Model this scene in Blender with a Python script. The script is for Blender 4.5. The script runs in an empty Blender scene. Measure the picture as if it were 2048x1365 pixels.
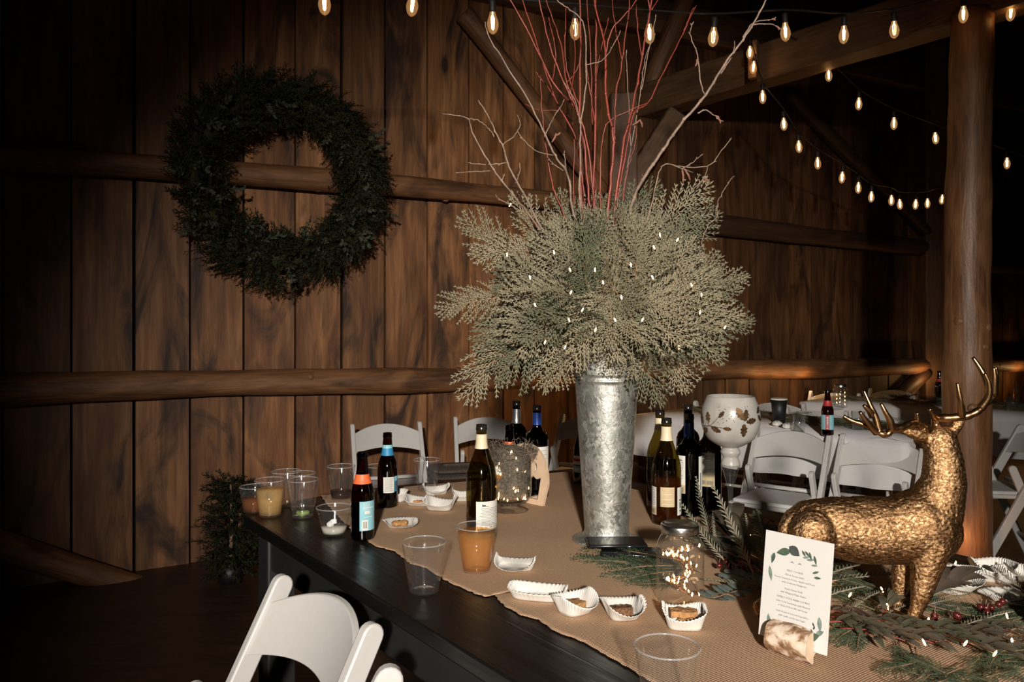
import bpy, math, random
from mathutils import Vector, Matrix
R = random.Random(7)
PI = math.pi
scene = bpy.context.scene
COL = scene.collection
# ------------------------------------------------------------------ camera, world, lights, exposure
F, CU, HV, CZ, TH = 1600.0, 1024.0, 648.0, 1.33, 0.76   # focal length in px, principal column, horizon row, eye height, table height
cd = bpy.data.cameras.new('camera'); cam = bpy.data.objects.new('camera', cd); COL.objects.link(cam)
cd.sensor_width = 36.0; cd.lens = F / 2048 * 36.0; cd.shift_y = -(682.5 - HV) / 2048.0
cd.clip_start = 0.05; cd.clip_end = 60
cam.location = (0, 0, CZ); cam.rotation_euler = (PI / 2, 0, 0)
scene.camera = cam
w = bpy.data.worlds.new('night'); scene.world = w; w.use_nodes = True
w.node_tree.nodes['Background'].inputs[0].default_value = (0.9, 0.62, 0.42, 1)
w.node_tree.nodes['Background'].inputs[1].default_value = 0.012
vs = scene.view_settings
vs.view_transform = 'Standard'; vs.look = 'None'; vs.exposure = 0.0; vs.gamma = 1.0; vs.use_curve_mapping = False
try:
    scene.cycles.transparent_max_bounces = 40
    scene.cycles.max_bounces = 10
except Exception: pass

def aim(o, target):
    o.rotation_euler = (Vector(target) - o.location).to_track_quat('-Z', 'Y').to_euler()
def spot(name, loc, target, power, angle, blend, color, radius):
    l = bpy.data.lights.new(name, 'SPOT'); l.energy = power; l.spot_size = math.radians(angle); l.spot_blend = blend
    l.color = color; l.shadow_soft_size = radius
    o = bpy.data.objects.new(name, l); COL.objects.link(o); o.location = loc; aim(o, target); return o
def point(name, loc, power, color, radius=0.03):
    l = bpy.data.lights.new(name, 'POINT'); l.energy = power; l.color = color; l.shadow_soft_size = radius
    o = bpy.data.objects.new(name, l); COL.objects.link(o); o.location = loc; return o
# the photographer's flash, just above and behind the lens
spot('flash', (0.05, -3.0, 2.25), (0.34, 3.4, 0.98), 1750, 46, 1.0, (1.0, 0.93, 0.85), 0.09)
WARM = (1.0, 0.55, 0.2)

# ------------------------------------------------------------------ pixel helpers
def P(u, v, Z): return Vector(((u - CU) * Z / F, Z, CZ - (v - HV) * Z / F))
def T(u, v, h=TH):
    Z = (CZ - h) * F / (v - HV); return Vector(((u - CU) * Z / F, Z, h))
E1 = Vector((0.587, -0.810, 0)); E2 = Vector((0.810, 0.587, 0))     # along and across the dining table

# ------------------------------------------------------------------ mesh helpers
class MB:
    def __init__(s): s.v = []; s.f = []; s.M = None; s.att = []
    def add(s, vs, fs):
        b = len(s.v)
        if s.M is not None: vs = [s.M @ Vector(p) for p in vs]
        s.v += [tuple(p) for p in vs]; s.f += [tuple(i + b for i in f) for f in fs]; return b
    def box(s, c, size, rot=None):
        x, y, z = size[0] / 2, size[1] / 2, size[2] / 2
        vs = [Vector((a * x, b * y, d * z)) for a in (-1, 1) for b in (-1, 1) for d in (-1, 1)]
        if rot is not None: vs = [rot @ p for p in vs]
        s.add([p + Vector(c) for p in vs], [(0, 1, 3, 2), (4, 6, 7, 5), (0, 4, 5, 1), (2, 3, 7, 6), (0, 2, 6, 4), (1, 5, 7, 3)])
    def tube(s, pts, rad, seg=8, cap=True, flat=1.0, up=None):
        pts = [Vector(p) for p in pts]; n = len(pts)
        if not hasattr(rad, '__len__'): rad = [rad] * n
        t = (pts[1] - pts[0]).normalized()
        u = Vector(up) if up is not None else (Vector((0, 0, 1)) if abs(t.z) < .9 else Vector((1, 0, 0)))
        u = (u - t * u.dot(t)).normalized()
        vs = []
        for i in range(n):
            a = pts[max(i - 1, 0)]; b = pts[min(i + 1, n - 1)]
            t = (b - a).normalized()
            u = (u - t * u.dot(t))
            u = u.normalized() if u.length > 1e-6 else t.orthogonal().normalized()
            w_ = t.cross(u)
            for k in range(seg):
                an = 2 * PI * k / seg
                vs.append(pts[i] + (u * math.cos(an) * flat + w_ * math.sin(an)) * rad[i])
        fs = [(i * seg + k, i * seg + (k + 1) % seg, (i + 1) * seg + (k + 1) % seg, (i + 1) * seg + k) for i in range(n - 1) for k in range(seg)]
        if cap: fs += [tuple(range(seg - 1, -1, -1)), tuple(range((n - 1) * seg, n * seg))]
        s.add(vs, fs)
    def capsule(s, pts, rad, seg=16):
        pts = [Vector(p) for p in pts]; rad = list(rad)
        d0 = (pts[0] - pts[1]).normalized(); d1 = (pts[-1] - pts[-2]).normalized()
        A, ra, B, rb = [], [], [], []
        for k in (1, 2, 3):
            an = PI / 2 * k / 3 * .97
            A.insert(0, pts[0] + d0 * rad[0] * math.sin(an)); ra.insert(0, rad[0] * math.cos(an))
            B.append(pts[-1] + d1 * rad[-1] * math.sin(an)); rb.append(rad[-1] * math.cos(an))
        s.tube(A + pts + B, ra + rad + rb, seg)
    def lathe(s, prof, seg=32, c=(0, 0, 0)):
        vs = []; c = Vector(c)
        for r, z in prof:
            for k in range(seg):
                a = 2 * PI * k / seg; vs.append(c + Vector((r * math.cos(a), r * math.sin(a), z)))
        n = len(prof)
        fs = [(i * seg + k, i * seg + (k + 1) % seg, (i + 1) * seg + (k + 1) % seg, (i + 1) * seg + k) for i in range(n - 1) for k in range(seg)]
        if prof[0][0] > 1e-5 and False: pass
        s.add(vs, fs)
    def disc(s, r, z, seg=32, c=(0, 0, 0)):
        c = Vector(c); s.add([c + Vector((r * math.cos(2 * PI * k / seg), r * math.sin(2 * PI * k / seg), z)) for k in range(seg)], [tuple(range(seg))])
    def patch(s, r, z0, z1, a0, a1, seg=14, rows=1):
        vs = []
        for j in range(rows + 1):
            z = z0 + (z1 - z0) * j / rows; rr = r(z) if callable(r) else r
            for k in range(seg + 1):
                a = a0 + (a1 - a0) * k / seg; vs.append((rr * math.cos(a), rr * math.sin(a), z))
        m = seg + 1
        s.add(vs, [(j * m + k, j * m + k + 1, (j + 1) * m + k + 1, (j + 1) * m + k) for j in range(rows) for k in range(seg)])
    def grid(s, nu, nv, fn, wrap=False):
        vs = [fn(i / (nu if wrap else nu - 1), j / (nv - 1)) for j in range(nv) for i in range(nu)]
        fs = []
        for j in range(nv - 1):
            for i in range(nu if wrap else nu - 1):
                a = j * nu + i; b = j * nu + (i + 1) % nu
                fs.append((a, b, b + nu, a + nu))
        s.add(vs, fs)
    def prism(s, poly, z0, z1):
        n = len(poly)
        s.add([(p[0], p[1], z0) for p in poly] + [(p[0], p[1], z1) for p in poly],
              [tuple(range(n - 1, -1, -1)), tuple(range(n, 2 * n))] + [(i, (i + 1) % n, n + (i + 1) % n, n + i) for i in range(n)])
    def plate(s, poly, o, ex, ey, th):
        """an outline in the plane (o, ex, ey), given thickness th along ex x ey"""
        o, ex, ey = Vector(o), Vector(ex), Vector(ey); nn = ex.cross(ey).normalized() * th; n = len(poly)
        a = [o + ex * p[0] + ey * p[1] for p in poly]
        s.add(a + [p + nn for p in a], [tuple(range(n - 1, -1, -1)), tuple(range(n, 2 * n))] + [(i, (i + 1) % n, n + (i + 1) % n, n + i) for i in range(n)])
    def mesh(s, name, smooth=True):
        me = bpy.data.meshes.new(name); me.from_pydata(s.v, [], s.f); me.update()
        if smooth: me.polygons.foreach_set('use_smooth', [True] * len(me.polygons))
        return me
    def build(s, name, mat, parent=None, loc=None, rz=0.0, smooth=True, bevel=0.0, auto=None, world=False):
        if world and parent is not None:
            L = parent.location; s.v = [(p[0] - L[0], p[1] - L[1], p[2] - L[2]) for p in s.v]
        o = bpy.data.objects.new(name, s.mesh(name, smooth)); COL.objects.link(o)
        if mat: o.data.materials.append(mat)
        if parent is not None: o.parent = parent
        if loc is not None: o.location = loc
        o.rotation_euler.z = rz
        if bevel:
            b = o.modifiers.new('b', 'BEVEL'); b.width = bevel; b.segments = 2; b.limit_method = 'ANGLE'; b.angle_limit = math.radians(35)
        if auto is not None or bevel:
            sharp(o.data, math.radians(auto if auto is not None else 40))
        return o
def sharp(me, ang):
    try: me.set_sharp_from_angle(angle=ang)
    except Exception: pass
def tag(o, label, cat, group=None, kind=None):
    o['label'] = label; o['category'] = cat
    if group: o['group'] = group
    if kind: o['kind'] = kind
    return o
def thing(name, label, cat, loc=(0, 0, 0), rz=0.0, group=None):
    o = bpy.data.objects.new(name, None); COL.objects.link(o); o.empty_display_size = .05
    o.location = loc; o.rotation_euler = (0, 0, rz); return tag(o, label, cat, group)
def structure(o): o['kind'] = 'structure'; return o
def dup(root, loc=None, rot=None, label=None, group=None, scale=None):
    r = root.copy(); COL.objects.link(r)
    if loc is not None: r.location = loc
    if rot is not None: r.rotation_euler = rot
    if scale is not None: r.scale = (scale,) * 3
    if label: r['label'] = label
    if group: r['group'] = group
    for ch in list(root.children):
        c = ch.copy(); COL.objects.link(c); c.parent = r
        for g in ch.children:
            d = g.copy(); COL.objects.link(d); d.parent = c
    return r
def text_into(mb, body, size, o, ex, ey, align='CENTER', lift=0.0006):
    cu = bpy.data.curves.new('t', 'FONT'); cu.body = body; cu.size = size; cu.align_x = align; cu.resolution_u = 1
    ob = bpy.data.objects.new('t', cu); COL.objects.link(ob)
    me = bpy.data.meshes.new_from_object(ob.evaluated_get(bpy.context.evaluated_depsgraph_get()))
    o, ex, ey = Vector(o), Vector(ex), Vector(ey); n = ex.cross(ey).normalized() * lift
    mb.add([o + ex * v.co.x + ey * v.co.y + n for v in me.vertices], [tuple(p.vertices) for p in me.polygons])
    bpy.data.objects.remove(ob); bpy.data.curves.remove(cu); bpy.data.meshes.remove(me)
def smoothpath(pts, n=6):
    """Catmull-Rom through the points"""
    pts = [Vector(p) for p in pts]; out = []
    for i in range(len(pts) - 1):
        p0 = pts[max(i - 1, 0)]; p1 = pts[i]; p2 = pts[i + 1]; p3 = pts[min(i + 2, len(pts) - 1)]
        for k in range(n):
            t = k / n
            out.append(0.5 * ((2 * p1) + (p2 - p0) * t + (2 * p0 - 5 * p1 + 4 * p2 - p3) * t * t + (3 * p1 - p0 - 3 * p2 + p3) * t ** 3))
    out.append(pts[-1]); return out
def lerp(a, b, t): return a + (b - a) * t
# ------------------------------------------------------------------ materials
class NT:
    def __init__(s, name):
        s.m = bpy.data.materials.new(name); s.m.use_nodes = True; s.t = s.m.node_tree; s.t.nodes.clear()
        s.out = s.n('ShaderNodeOutputMaterial')
    def n(s, typ, **kw):
        nd = s.t.nodes.new(typ)
        for k, v in kw.items(): setattr(nd, k, v)
        return nd
    def l(s, a, b): s.t.links.new(a, b)
    def coord(s, scale=(1, 1, 1), rot=(0, 0, 0), kind='Object'):
        tc = s.n('ShaderNodeTexCoord'); mp = s.n('ShaderNodeMapping'); mp.inputs['Scale'].default_value = scale; mp.inputs['Rotation'].default_value = rot
        s.l(tc.outputs[kind], mp.inputs['Vector']); return mp.outputs['Vector']
    def noise(s, vec, scale, detail=4, rough=.55, dist=0.0):
        nd = s.n('ShaderNodeTexNoise'); nd.inputs['Scale'].default_value = scale; nd.inputs['Detail'].default_value = detail
        nd.inputs['Roughness'].default_value = rough; nd.inputs['Distortion'].default_value = dist; s.l(vec, nd.inputs['Vector']); return nd.outputs['Fac']
    def ramp(s, fac, stops, interp='LINEAR'):
        nd = s.n('ShaderNodeValToRGB'); cr = nd.color_ramp; cr.interpolation = interp
        while len(cr.elements) < len(stops): cr.elements.new(.5)
        for e, (p, c) in zip(cr.elements, stops): e.position = p; e.color = (*c, 1) if len(c) == 3 else c
        s.l(fac, nd.inputs['Fac']); return nd.outputs['Color']
    def mixc(s, fac, a, b, mode='MIX'):
        nd = s.n('ShaderNodeMix', data_type='RGBA', blend_type=mode)
        for sock, v in ((nd.inputs[0], fac), (nd.inputs[6], a), (nd.inputs[7], b)):
            if hasattr(v, 'is_output'): s.l(v, sock)
            else: sock.default_value = v if not isinstance(v, tuple) else (*v, 1)
        return nd.outputs[2]
    def math(s, op, a, b=0.0):
        nd = s.n('ShaderNodeMath', operation=op)
        for sock, v in ((nd.inputs[0], a), (nd.inputs[1], b)):
            if hasattr(v, 'is_output'): s.l(v, sock)
            else: sock.default_value = v
        return nd.outputs[0]
    def bump(s, h, strength=.5, dist=.002):
        nd = s.n('ShaderNodeBump'); nd.inputs['Strength'].default_value = strength; nd.inputs['Distance'].default_value = dist
        s.l(h, nd.inputs['Height']); return nd.outputs['Normal']
    def bsdf(s, color, rough=.5, metal=0.0, normal=None, **kw):
        b = s.n('ShaderNodeBsdfPrincipled')
        for k, v in (('Base Color', color), ('Roughness', rough), ('Metallic', metal)):
            if hasattr(v, 'is_output'): s.l(v, b.inputs[k])
            else: b.inputs[k].default_value = (*v, 1) if isinstance(v, tuple) else v
        if normal is not None: s.l(normal, b.inputs['Normal'])
        for k, v in kw.items():
            b.inputs[k.replace('_', ' ')].default_value = (*v, 1) if isinstance(v, tuple) and len(v) == 3 else v
        return b.outputs[0]
    def done(s, sh): s.l(sh, s.out.inputs['Surface']); return s.m
def plain(name, c, rough=.5, metal=0.0, var=.15, scale=20, bump=0.0, stretch=(1, 1, 1), **kw):
    t = NT(name); v = t.coord(stretch); f = t.noise(v, scale)
    lo = tuple(x * (1 - var) for x in c); hi = tuple(min(1, x * (1 + var)) for x in c)
    return t.done(t.bsdf(t.ramp(f, [(.3, lo), (.7, hi)]), rough, metal, t.bump(f, bump, .003) if bump else None, **kw))
def film(name, tint=(.97, .97, .97), rough=.03, gloss=1.0, haze=0.0, hazec=(.8, .8, .8), ior=1.45):
    """clear or tinted glass and plastic: tinted transmission with a Fresnel reflection"""
    t = NT(name); tr = t.n('ShaderNodeBsdfTransparent'); tr.inputs[0].default_value = (*tint, 1)
    gl = t.n('ShaderNodeBsdfGlossy'); gl.inputs['Roughness'].default_value = rough; gl.inputs[0].default_value = (gloss, gloss, gloss, 1)
    v = t.coord(); nf = t.noise(v, 30, 2); nm = t.bump(nf, .25, .002); t.l(nm, gl.inputs['Normal'])
    base = tr.outputs[0]
    if haze:
        df = t.n('ShaderNodeBsdfDiffuse'); df.inputs[0].default_value = (*hazec, 1)
        mx = t.n('ShaderNodeMixShader'); mx.inputs[0].default_value = haze; t.l(base, mx.inputs[1]); t.l(df.outputs[0], mx.inputs[2]); base = mx.outputs[0]
    lw = t.n('ShaderNodeLayerWeight'); fr = t.math('ADD', t.math('MULTIPLY', t.math('POWER', lw.outputs['Facing'], 4.0), .75), .045)
    mx = t.n('ShaderNodeMixShader'); t.l(fr, mx.inputs[0]); t.l(base, mx.inputs[1]); t.l(gl.outputs[0], mx.inputs[2])
    return t.done(mx.outputs[0])
def glow(name, c, strength):
    t = NT(name); e = t.n('ShaderNodeEmission'); e.inputs[0].default_value = (*c, 1); e.inputs[1].default_value = strength
    return t.done(e.outputs[0])
def wood_boards():
    t = NT('barn_boards')
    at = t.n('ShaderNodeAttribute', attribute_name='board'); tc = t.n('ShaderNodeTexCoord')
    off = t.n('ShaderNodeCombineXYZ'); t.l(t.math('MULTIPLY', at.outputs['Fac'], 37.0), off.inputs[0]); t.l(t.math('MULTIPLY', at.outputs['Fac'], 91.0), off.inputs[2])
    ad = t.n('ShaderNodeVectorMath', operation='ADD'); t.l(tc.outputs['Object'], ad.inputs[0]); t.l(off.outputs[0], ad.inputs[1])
    def mp(sc):
        m = t.n('ShaderNodeMapping'); m.inputs['Scale'].default_value = sc; t.l(ad.outputs[0], m.inputs['Vector']); return m.outputs[0]
    grain = t.noise(mp((1, 1, .07)), 26, 6, .62, .6)
    broad = t.noise(mp((1, 1, .22)), 4.2, 3, .55, 1.3)
    stain = t.noise(mp((1, 1, .33)), 3.0, 4, .6, 2.2)
    c = t.ramp(grain, [(.30, (.06, .022, .007)), (.5, (.25, .10, .032)), (.70, (.46, .215, .082))])
    c = t.mixc(t.ramp(broad, [(.35, (0, 0, 0)), (.7, (1, 1, 1))]), t.mixc(.7, c, (.085, .028, .009)), t.mixc(.3, c, (.40, .20, .085)))
    c = t.mixc(t.ramp(stain, [(.50, (0, 0, 0)), (.68, (.92, .92, .92))]), c, (.024, .011, .006))
    vo = t.n('ShaderNodeTexVoronoi'); vo.inputs['Scale'].default_value = 2.6; t.l(mp((1, 1, .42)), vo.inputs['Vector'])
    kn = t.ramp(vo.outputs['Distance'], [(.05, (1, 1, 1)), (.085, (.3, .3, .3)), (.15, (0, 0, 0))])
    c = t.mixc(kn, c, (.028, .012, .006))
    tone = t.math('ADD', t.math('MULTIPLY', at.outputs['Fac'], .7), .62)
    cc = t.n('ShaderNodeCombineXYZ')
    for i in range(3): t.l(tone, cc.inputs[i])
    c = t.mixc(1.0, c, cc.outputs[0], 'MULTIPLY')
    return t.done(t.bsdf(c, .62, 0, t.bump(grain, .5, .003)))
def wood_log(name, dark, mid, light, axis='x', rough=.6, bump=.6):
    t = NT(name); s = {'x': (.09, 1, 1), 'z': (1, 1, .09), 'y': (1, .09, 1)}[axis]
    g = t.noise(t.coord(s), 34, 6, .6, .7); b = t.noise(t.coord(tuple(x ** .5 for x in s)), 6, 3, .6, 1.0)
    c = t.mixc(t.ramp(b, [(.35, (0, 0, 0)), (.68, (1, 1, 1))]), t.ramp(g, [(.3, dark), (.7, mid)]), t.ramp(g, [(.25, mid), (.75, light)]))
    return t.done(t.bsdf(c, rough, 0, t.bump(g, bump, .006)))
def burlap():
    t = NT('burlap'); rot = (0, 0, math.atan2(E1.y, E1.x))
    v = t.coord((1, 1, 1), (0, 0, -rot[2]))
    def wave(d, sc):
        n = t.n('ShaderNodeTexWave', wave_type='BANDS', bands_direction=d, wave_profile='SIN'); n.inputs['Scale'].default_value = sc
        n.inputs['Distortion'].default_value = 1.4; n.inputs['Detail'].default_value = 1; n.inputs['Detail Scale'].default_value = .3; t.l(v, n.inputs['Vector']); return n.outputs['Fac']
    wx, wy = wave('X', 66), wave('Y', 78)
    h = t.math('MULTIPLY', t.math('ADD', wx, wy), .5); fib = t.noise(v, 420, 4); big = t.noise(v, 5, 4)
    c = t.ramp(t.math('ADD', t.math('MULTIPLY', h, .6), t.math('MULTIPLY', fib, .4)), [(.2, (.21, .115, .058)), (.5, (.52, .325, .19)), (.8, (.70, .475, .295))])
    c = t.mixc(t.ramp(big, [(.35, (0, 0, 0)), (.7, (.5, .5, .5))]), c, t.mixc(.5, c, (.36, .2, .105)))
    return t.done(t.bsdf(c, .9, 0, t.bump(h, .8, .0015)))
def black_paint():
    t = NT('black_paint'); rz = -math.atan2(E1.y, E1.x)
    v = t.coord((.06, 1, 1), (0, 0, 0)); 
    tc = t.n('ShaderNodeTexCoord'); m = t.n('ShaderNodeMapping', vector_type='POINT'); m.inputs['Rotation'].default_value = (0, 0, rz); t.l(tc.outputs['Object'], m.inputs['Vector'])
    m2 = t.n('ShaderNodeMapping'); m2.inputs['Scale'].default_value = (.05, 1, 1); t.l(m.outputs[0], m2.inputs['Vector'])
    g = t.noise(m2.outputs[0], 60, 5, .6, .3); sc = t.noise(m2.outputs[0], 14, 6, .7, 2.0)
    wv = t.n('ShaderNodeTexWave', wave_type='BANDS', bands_direction='Y', wave_profile='SAW'); wv.inputs['Scale'].default_value = 2.2; t.l(m.outputs[0], wv.inputs['Vector'])
    gap = t.ramp(wv.outputs['Fac'], [(.0, (0, 0, 0)), (.02, (1, 1, 1)), (.98, (1, 1, 1)), (1.0, (0, 0, 0))])
    c = t.ramp(sc, [(.3, (.004, .004, .004)), (.62, (.009, .008, .007)), (.85, (.024, .019, .015))])
    rr = t.ramp(g, [(.3, (.22, .22, .22)), (.7, (.42, .42, .42))])
    b = t.mixc(1.0, g, gap, 'MULTIPLY')
    return t.done(t.bsdf(c, rr, 0, t.bump(b, .35, .0015), Specular_IOR_Level=.38))
def zinc():
    t = NT('galvanised_zinc'); v = t.coord((1, 1, .8))
    w_ = t.noise(v, 22, 3, .5, 0); vm = t.n('ShaderNodeMixRGB'); vm.inputs[0].default_value = .06; t.l(v, vm.inputs[1])
    nz = t.n('ShaderNodeTexNoise'); nz.inputs['Scale'].default_value = 60; nz.inputs['Detail'].default_value = 3; t.l(v, nz.inputs['Vector']); t.l(nz.outputs['Color'], vm.inputs[2])
    vo = t.n('ShaderNodeTexVoronoi', feature='F1'); vo.inputs['Scale'].default_value = 75; t.l(vm.outputs[0], vo.inputs['Vector'])
    cell = t.n('ShaderNodeSeparateColor'); t.l(vo.outputs['Color'], cell.inputs[0])
    c = t.ramp(cell.outputs[0], [(0, (.36, .37, .335)), (.5, (.46, .465, .42)), (1, (.64, .635, .57))])
    r = t.ramp(cell.outputs[1], [(0, (.42, .42, .42)), (1, (.62, .62, .62))])
    hgt = t.math('ADD', t.math('MULTIPLY', cell.outputs[2], .4), t.math('MULTIPLY', t.noise(v, 70, 3, .6, .8), .6))
    return t.done(t.bsdf(c, r, .92, t.bump(hgt, .55, .004)))
def gold_fur():
    t = NT('gold_fur'); v = t.coord((.55, 1, .8), (0, .7, 0))
    n1 = t.noise(v, 270, 5, .7, .6); n2 = t.noise(t.coord((1, 1, 1)), 26, 3)
    c = t.ramp(n1, [(.34, (.075, .038, .016)), (.5, (.35, .192, .085)), (.68, (.86, .57, .32))])
    h = t.math('ADD', t.math('MULTIPLY', n1, .7), t.math('MULTIPLY', n2, .5))
    return t.done(t.bsdf(c, .34, 1.0, t.bump(h, .9, .0026)))
def leaf(name, c, c2=None, rough=.5, spec=.5):
    t = NT(name); oi = t.n('ShaderNodeObjectInfo'); v = t.coord(); f = t.noise(v, 45, 3)
    c2 = c2 or tuple(x * 1.5 for x in c)
    a = t.mixc(f, tuple(x * .75 for x in c), tuple(x * 1.2 for x in c)); b = t.mixc(f, tuple(x * .75 for x in c2), tuple(x * 1.2 for x in c2))
    return t.done(t.bsdf(t.mixc(oi.outputs['Random'], a, b), rough, 0, None, Specular_IOR_Level=spec))
def bark():
    t = NT('birch_bark'); n1 = t.noise(t.coord((1, 1.6, 1.6)), 30, 4, .6, .3); n2 = t.noise(t.coord(), 90, 3)
    c = t.ramp(n1, [(.32, (.09, .045, .022)), (.46, (.30, .17, .09)), (.56, (.62, .50, .38)), (.8, (.74, .66, .55))])
    return t.done(t.bsdf(c, .7, 0, t.bump(n1, .6, .003)))
M = {}
M['boards'] = wood_boards()
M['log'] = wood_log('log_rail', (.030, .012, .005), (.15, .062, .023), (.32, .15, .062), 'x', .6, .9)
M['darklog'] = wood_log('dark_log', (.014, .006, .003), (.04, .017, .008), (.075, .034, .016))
M['post'] = wood_log('log_post', (.07, .028, .011), (.23, .10, .041), (.36, .18, .08), 'z', .42, .8)
M['beam'] = wood_log('old_beam', (.05, .026, .012), (.13, .066, .03), (.20, .105, .05))
M['roof'] = plain('roof_boards', (.02, .012, .008), .8)
M['floor'] = wood_log('floor_planks', (.015, .007, .004), (.035, .016, .008), (.06, .028, .014), 'x', .45, .3)
M['void'] = plain('gap_backing', (.004, .004, .006), .95)
M['burlap'] = burlap(); M['black'] = black_paint(); M['zinc'] = zinc(); M['goldfur'] = gold_fur()
M['gold'] = plain('smooth_gold', (.34, .195, .09), .30, 1.0, .25, 60, .15)
M['resin'] = plain('white_resin', (.575, .555, .525), .42, 0, .02, 60, .05)
M['cloth'] = plain('white_cloth', (.66, .64, .63), .85, 0, .04, 14, .1)
M['clear'] = film('clear_plastic', (.97, .97, .97), .10, haze=.012); M['rim'] = film('cup_rim_plastic', (.9, .9, .9), .12, haze=.16); M['glass'] = film('clear_glass', (.93, .94, .93), .07, haze=.01)
M['amber'] = film('amber_glass', (.16, .045, .010), .05); M['olive'] = film('olive_glass', (.40, .33, .12), .05)
M['darkglass'] = film('dark_wine_glass', (.06, .04, .018), .05)
M['capblack'] = plain('black_lip', (.015, .012, .01), .2)
M['cream'] = plain('cream_foil', (.70, .60, .40), .45, 0, .05); M['bluefoil'] = plain('blue_foil', (.02, .05, .22), .3, .3)
M['silverfoil'] = plain('silver_foil', (.5, .5, .5), .3, .9); M['orange'] = plain('orange_label', (.85, .16, .045), .5, 0, .05)
M['ltblue'] = plain('pale_blue_label', (.26, .55, .62), .5, 0, .08); M['blue'] = plain('blue_label', (.03, .22, .42), .5)
M['paper'] = plain('white_label', (.70, .69, .62), .6, 0, .05); M['print'] = plain('label_print', (.10, .10, .11), .7)
M['beige'] = plain('beige_label', (.55, .43, .25), .6); M['red'] = plain('red_label', (.45, .03, .03), .5)
M['liner'] = plain('white_baking_paper', (.70, .67, .61), .8, 0, .04, 60, .06)
M['cake'] = plain('cake_crumb', (.40, .20, .075), .9, 0, .35, 120, 1.0); M['darkcake'] = plain('seeded_chocolate', (.15, .07, .03), .8, 0, .7, 160, 1.0)
M['cream_icing'] = plain('white_icing', (.78, .72, .62), .8, 0, .1, 90, .8)
M['menu'] = plain('menu_paper', (.60, .575, .54), .75, 0, .02); M['ink'] = plain('grey_ink', (.26, .25, .25), .8)
M['leafink'] = plain('printed_green_leaf', (.055, .085, .055), .8, 0, .3, 90); M['leafink_pale'] = plain('printed_pale_leaf', (.17, .225, .185), .8, 0, .3, 90)
M['leafink_dark'] = plain('printed_dark_leaf', (.05, .055, .05), .8, 0, .3, 90)
M['bark'] = bark(); M['cutwood'] = plain('pale_cut_wood', (.62, .46, .32), .7, 0, .12, 40); M['plywood'] = plain('pale_plywood', (.66, .47, .31), .7, 0, .08, 30, 0, (.2, 1, 1))
M['phone'] = plain('black_phone', (.010, .010, .011), .18); M['steel'] = plain('steel_lid', (.52, .51, .48), .28, 1.0, .1, 80)
M['blackleg'] = plain('black_painted_leg', (.012, .011, .010), .6); M['moss'] = plain('grey_moss', (.13, .105, .075), .9, 0, .5, 150); M['ornament'] = plain('orange_ornament', (.55, .20, .04), .4, 0, .5, 60)
M['cedar'] = leaf('cedar_leaf', (.105, .115, .062), (.35, .295, .19), .7); M['cedarstem'] = plain('cedar_stem', (.22, .13, .07), .7)
M['greencedar'] = leaf('green_cedar_leaf', (.035, .06, .028), (.065, .09, .045)); M['feather'] = leaf('feather_leaf', (.24, .225, .165), (.15, .165, .105))
M['longleaf'] = leaf('long_dark_leaf', (.055, .06, .036), (.095, .068, .052), .45); M['redstem'] = plain('red_leaf_stem', (.26, .045, .035), .5)
M['eucalyptus'] = leaf('grey_eucalyptus_leaf', (.11, .15, .13), (.16, .19, .17)); M['berry'] = plain('red_berry', (.075, .010, .008), .25)
M['redtwig'] = plain('red_twig', (.215, .036, .021), .42, 0, .35, 30); M['twig'] = plain('brown_twig', (.23, .155, .11), .6, 0, .45, 40)
M['catkin'] = plain('brown_catkin', (.22, .09, .055), .7, 0, .4, 90)
M['fir'] = leaf('dark_fir', (.017, .020, .009), (.034, .036, .017), .9, .12); M['cord'] = plain('black_cord', (.008, .007, .006), .6)
M['copper'] = plain('copper_wire', (.45, .22, .09), .35, 1.0)
M['led'] = glow('tiny_warm_lamp', (1.0, .60, .25), 12); M['filament'] = glow('filament', (1.0, .56, .22), 38)
M['accent'] = leaf('wreath_accent_leaf', (.034, .040, .024), (.058, .064, .040), .8, .2)
def lit_glass():
    t = NT('lit_amber_bulb_glass'); tr = t.n('ShaderNodeBsdfTransparent'); tr.inputs[0].default_value = (.95, .80, .58, 1)
    e = t.n('ShaderNodeEmission'); e.inputs[0].default_value = (1, .52, .20, 1); e.inputs[1].default_value = .9
    gl = t.n('ShaderNodeBsdfGlossy'); gl.inputs['Roughness'].default_value = .05; lw = t.n('ShaderNodeLayerWeight')
    m = t.n('ShaderNodeMixShader'); m.inputs[0].default_value = .22; t.l(tr.outputs[0], m.inputs[1]); t.l(e.outputs[0], m.inputs[2])
    m2 = t.n('ShaderNodeMixShader'); t.l(t.math('MULTIPLY', t.math('POWER', lw.outputs['Facing'], 3.0), .5), m2.inputs[0]); t.l(m.outputs[0], m2.inputs[1]); t.l(gl.outputs[0], m2.inputs[2]); return t.done(m2.outputs[0])
M['bulbglass'] = lit_glass()
M['frost'] = None
def frosted():
    t = NT('frosted_glass'); v = t.coord(); f = t.noise(v, 18, 4)
    d = t.bsdf(t.ramp(f, [(.3, (.40, .385, .35)), (.7, (.55, .53, .49))]), .3); tr = t.n('ShaderNodeBsdfTransparent'); tr.inputs[0].default_value = (.9, .88, .84, 1)
    tl = t.n('ShaderNodeBsdfTranslucent'); tl.inputs[0].default_value = (.6, .58, .54, 1)
    m1 = t.n('ShaderNodeMixShader'); m1.inputs[0].default_value = .2; t.l(d, m1.inputs[1]); t.l(tr.outputs[0], m1.inputs[2])
    m2 = t.n('ShaderNodeMixShader'); m2.inputs[0].default_value = .2; t.l(m1.outputs[0], m2.inputs[1]); t.l(tl.outputs[0], m2.inputs[2])
    return t.done(m2.outputs[0])
M['frost'] = frosted(); M['holly'] = plain('bronze_print', (.20, .12, .06), .3, .8, .5, 90)
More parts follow.
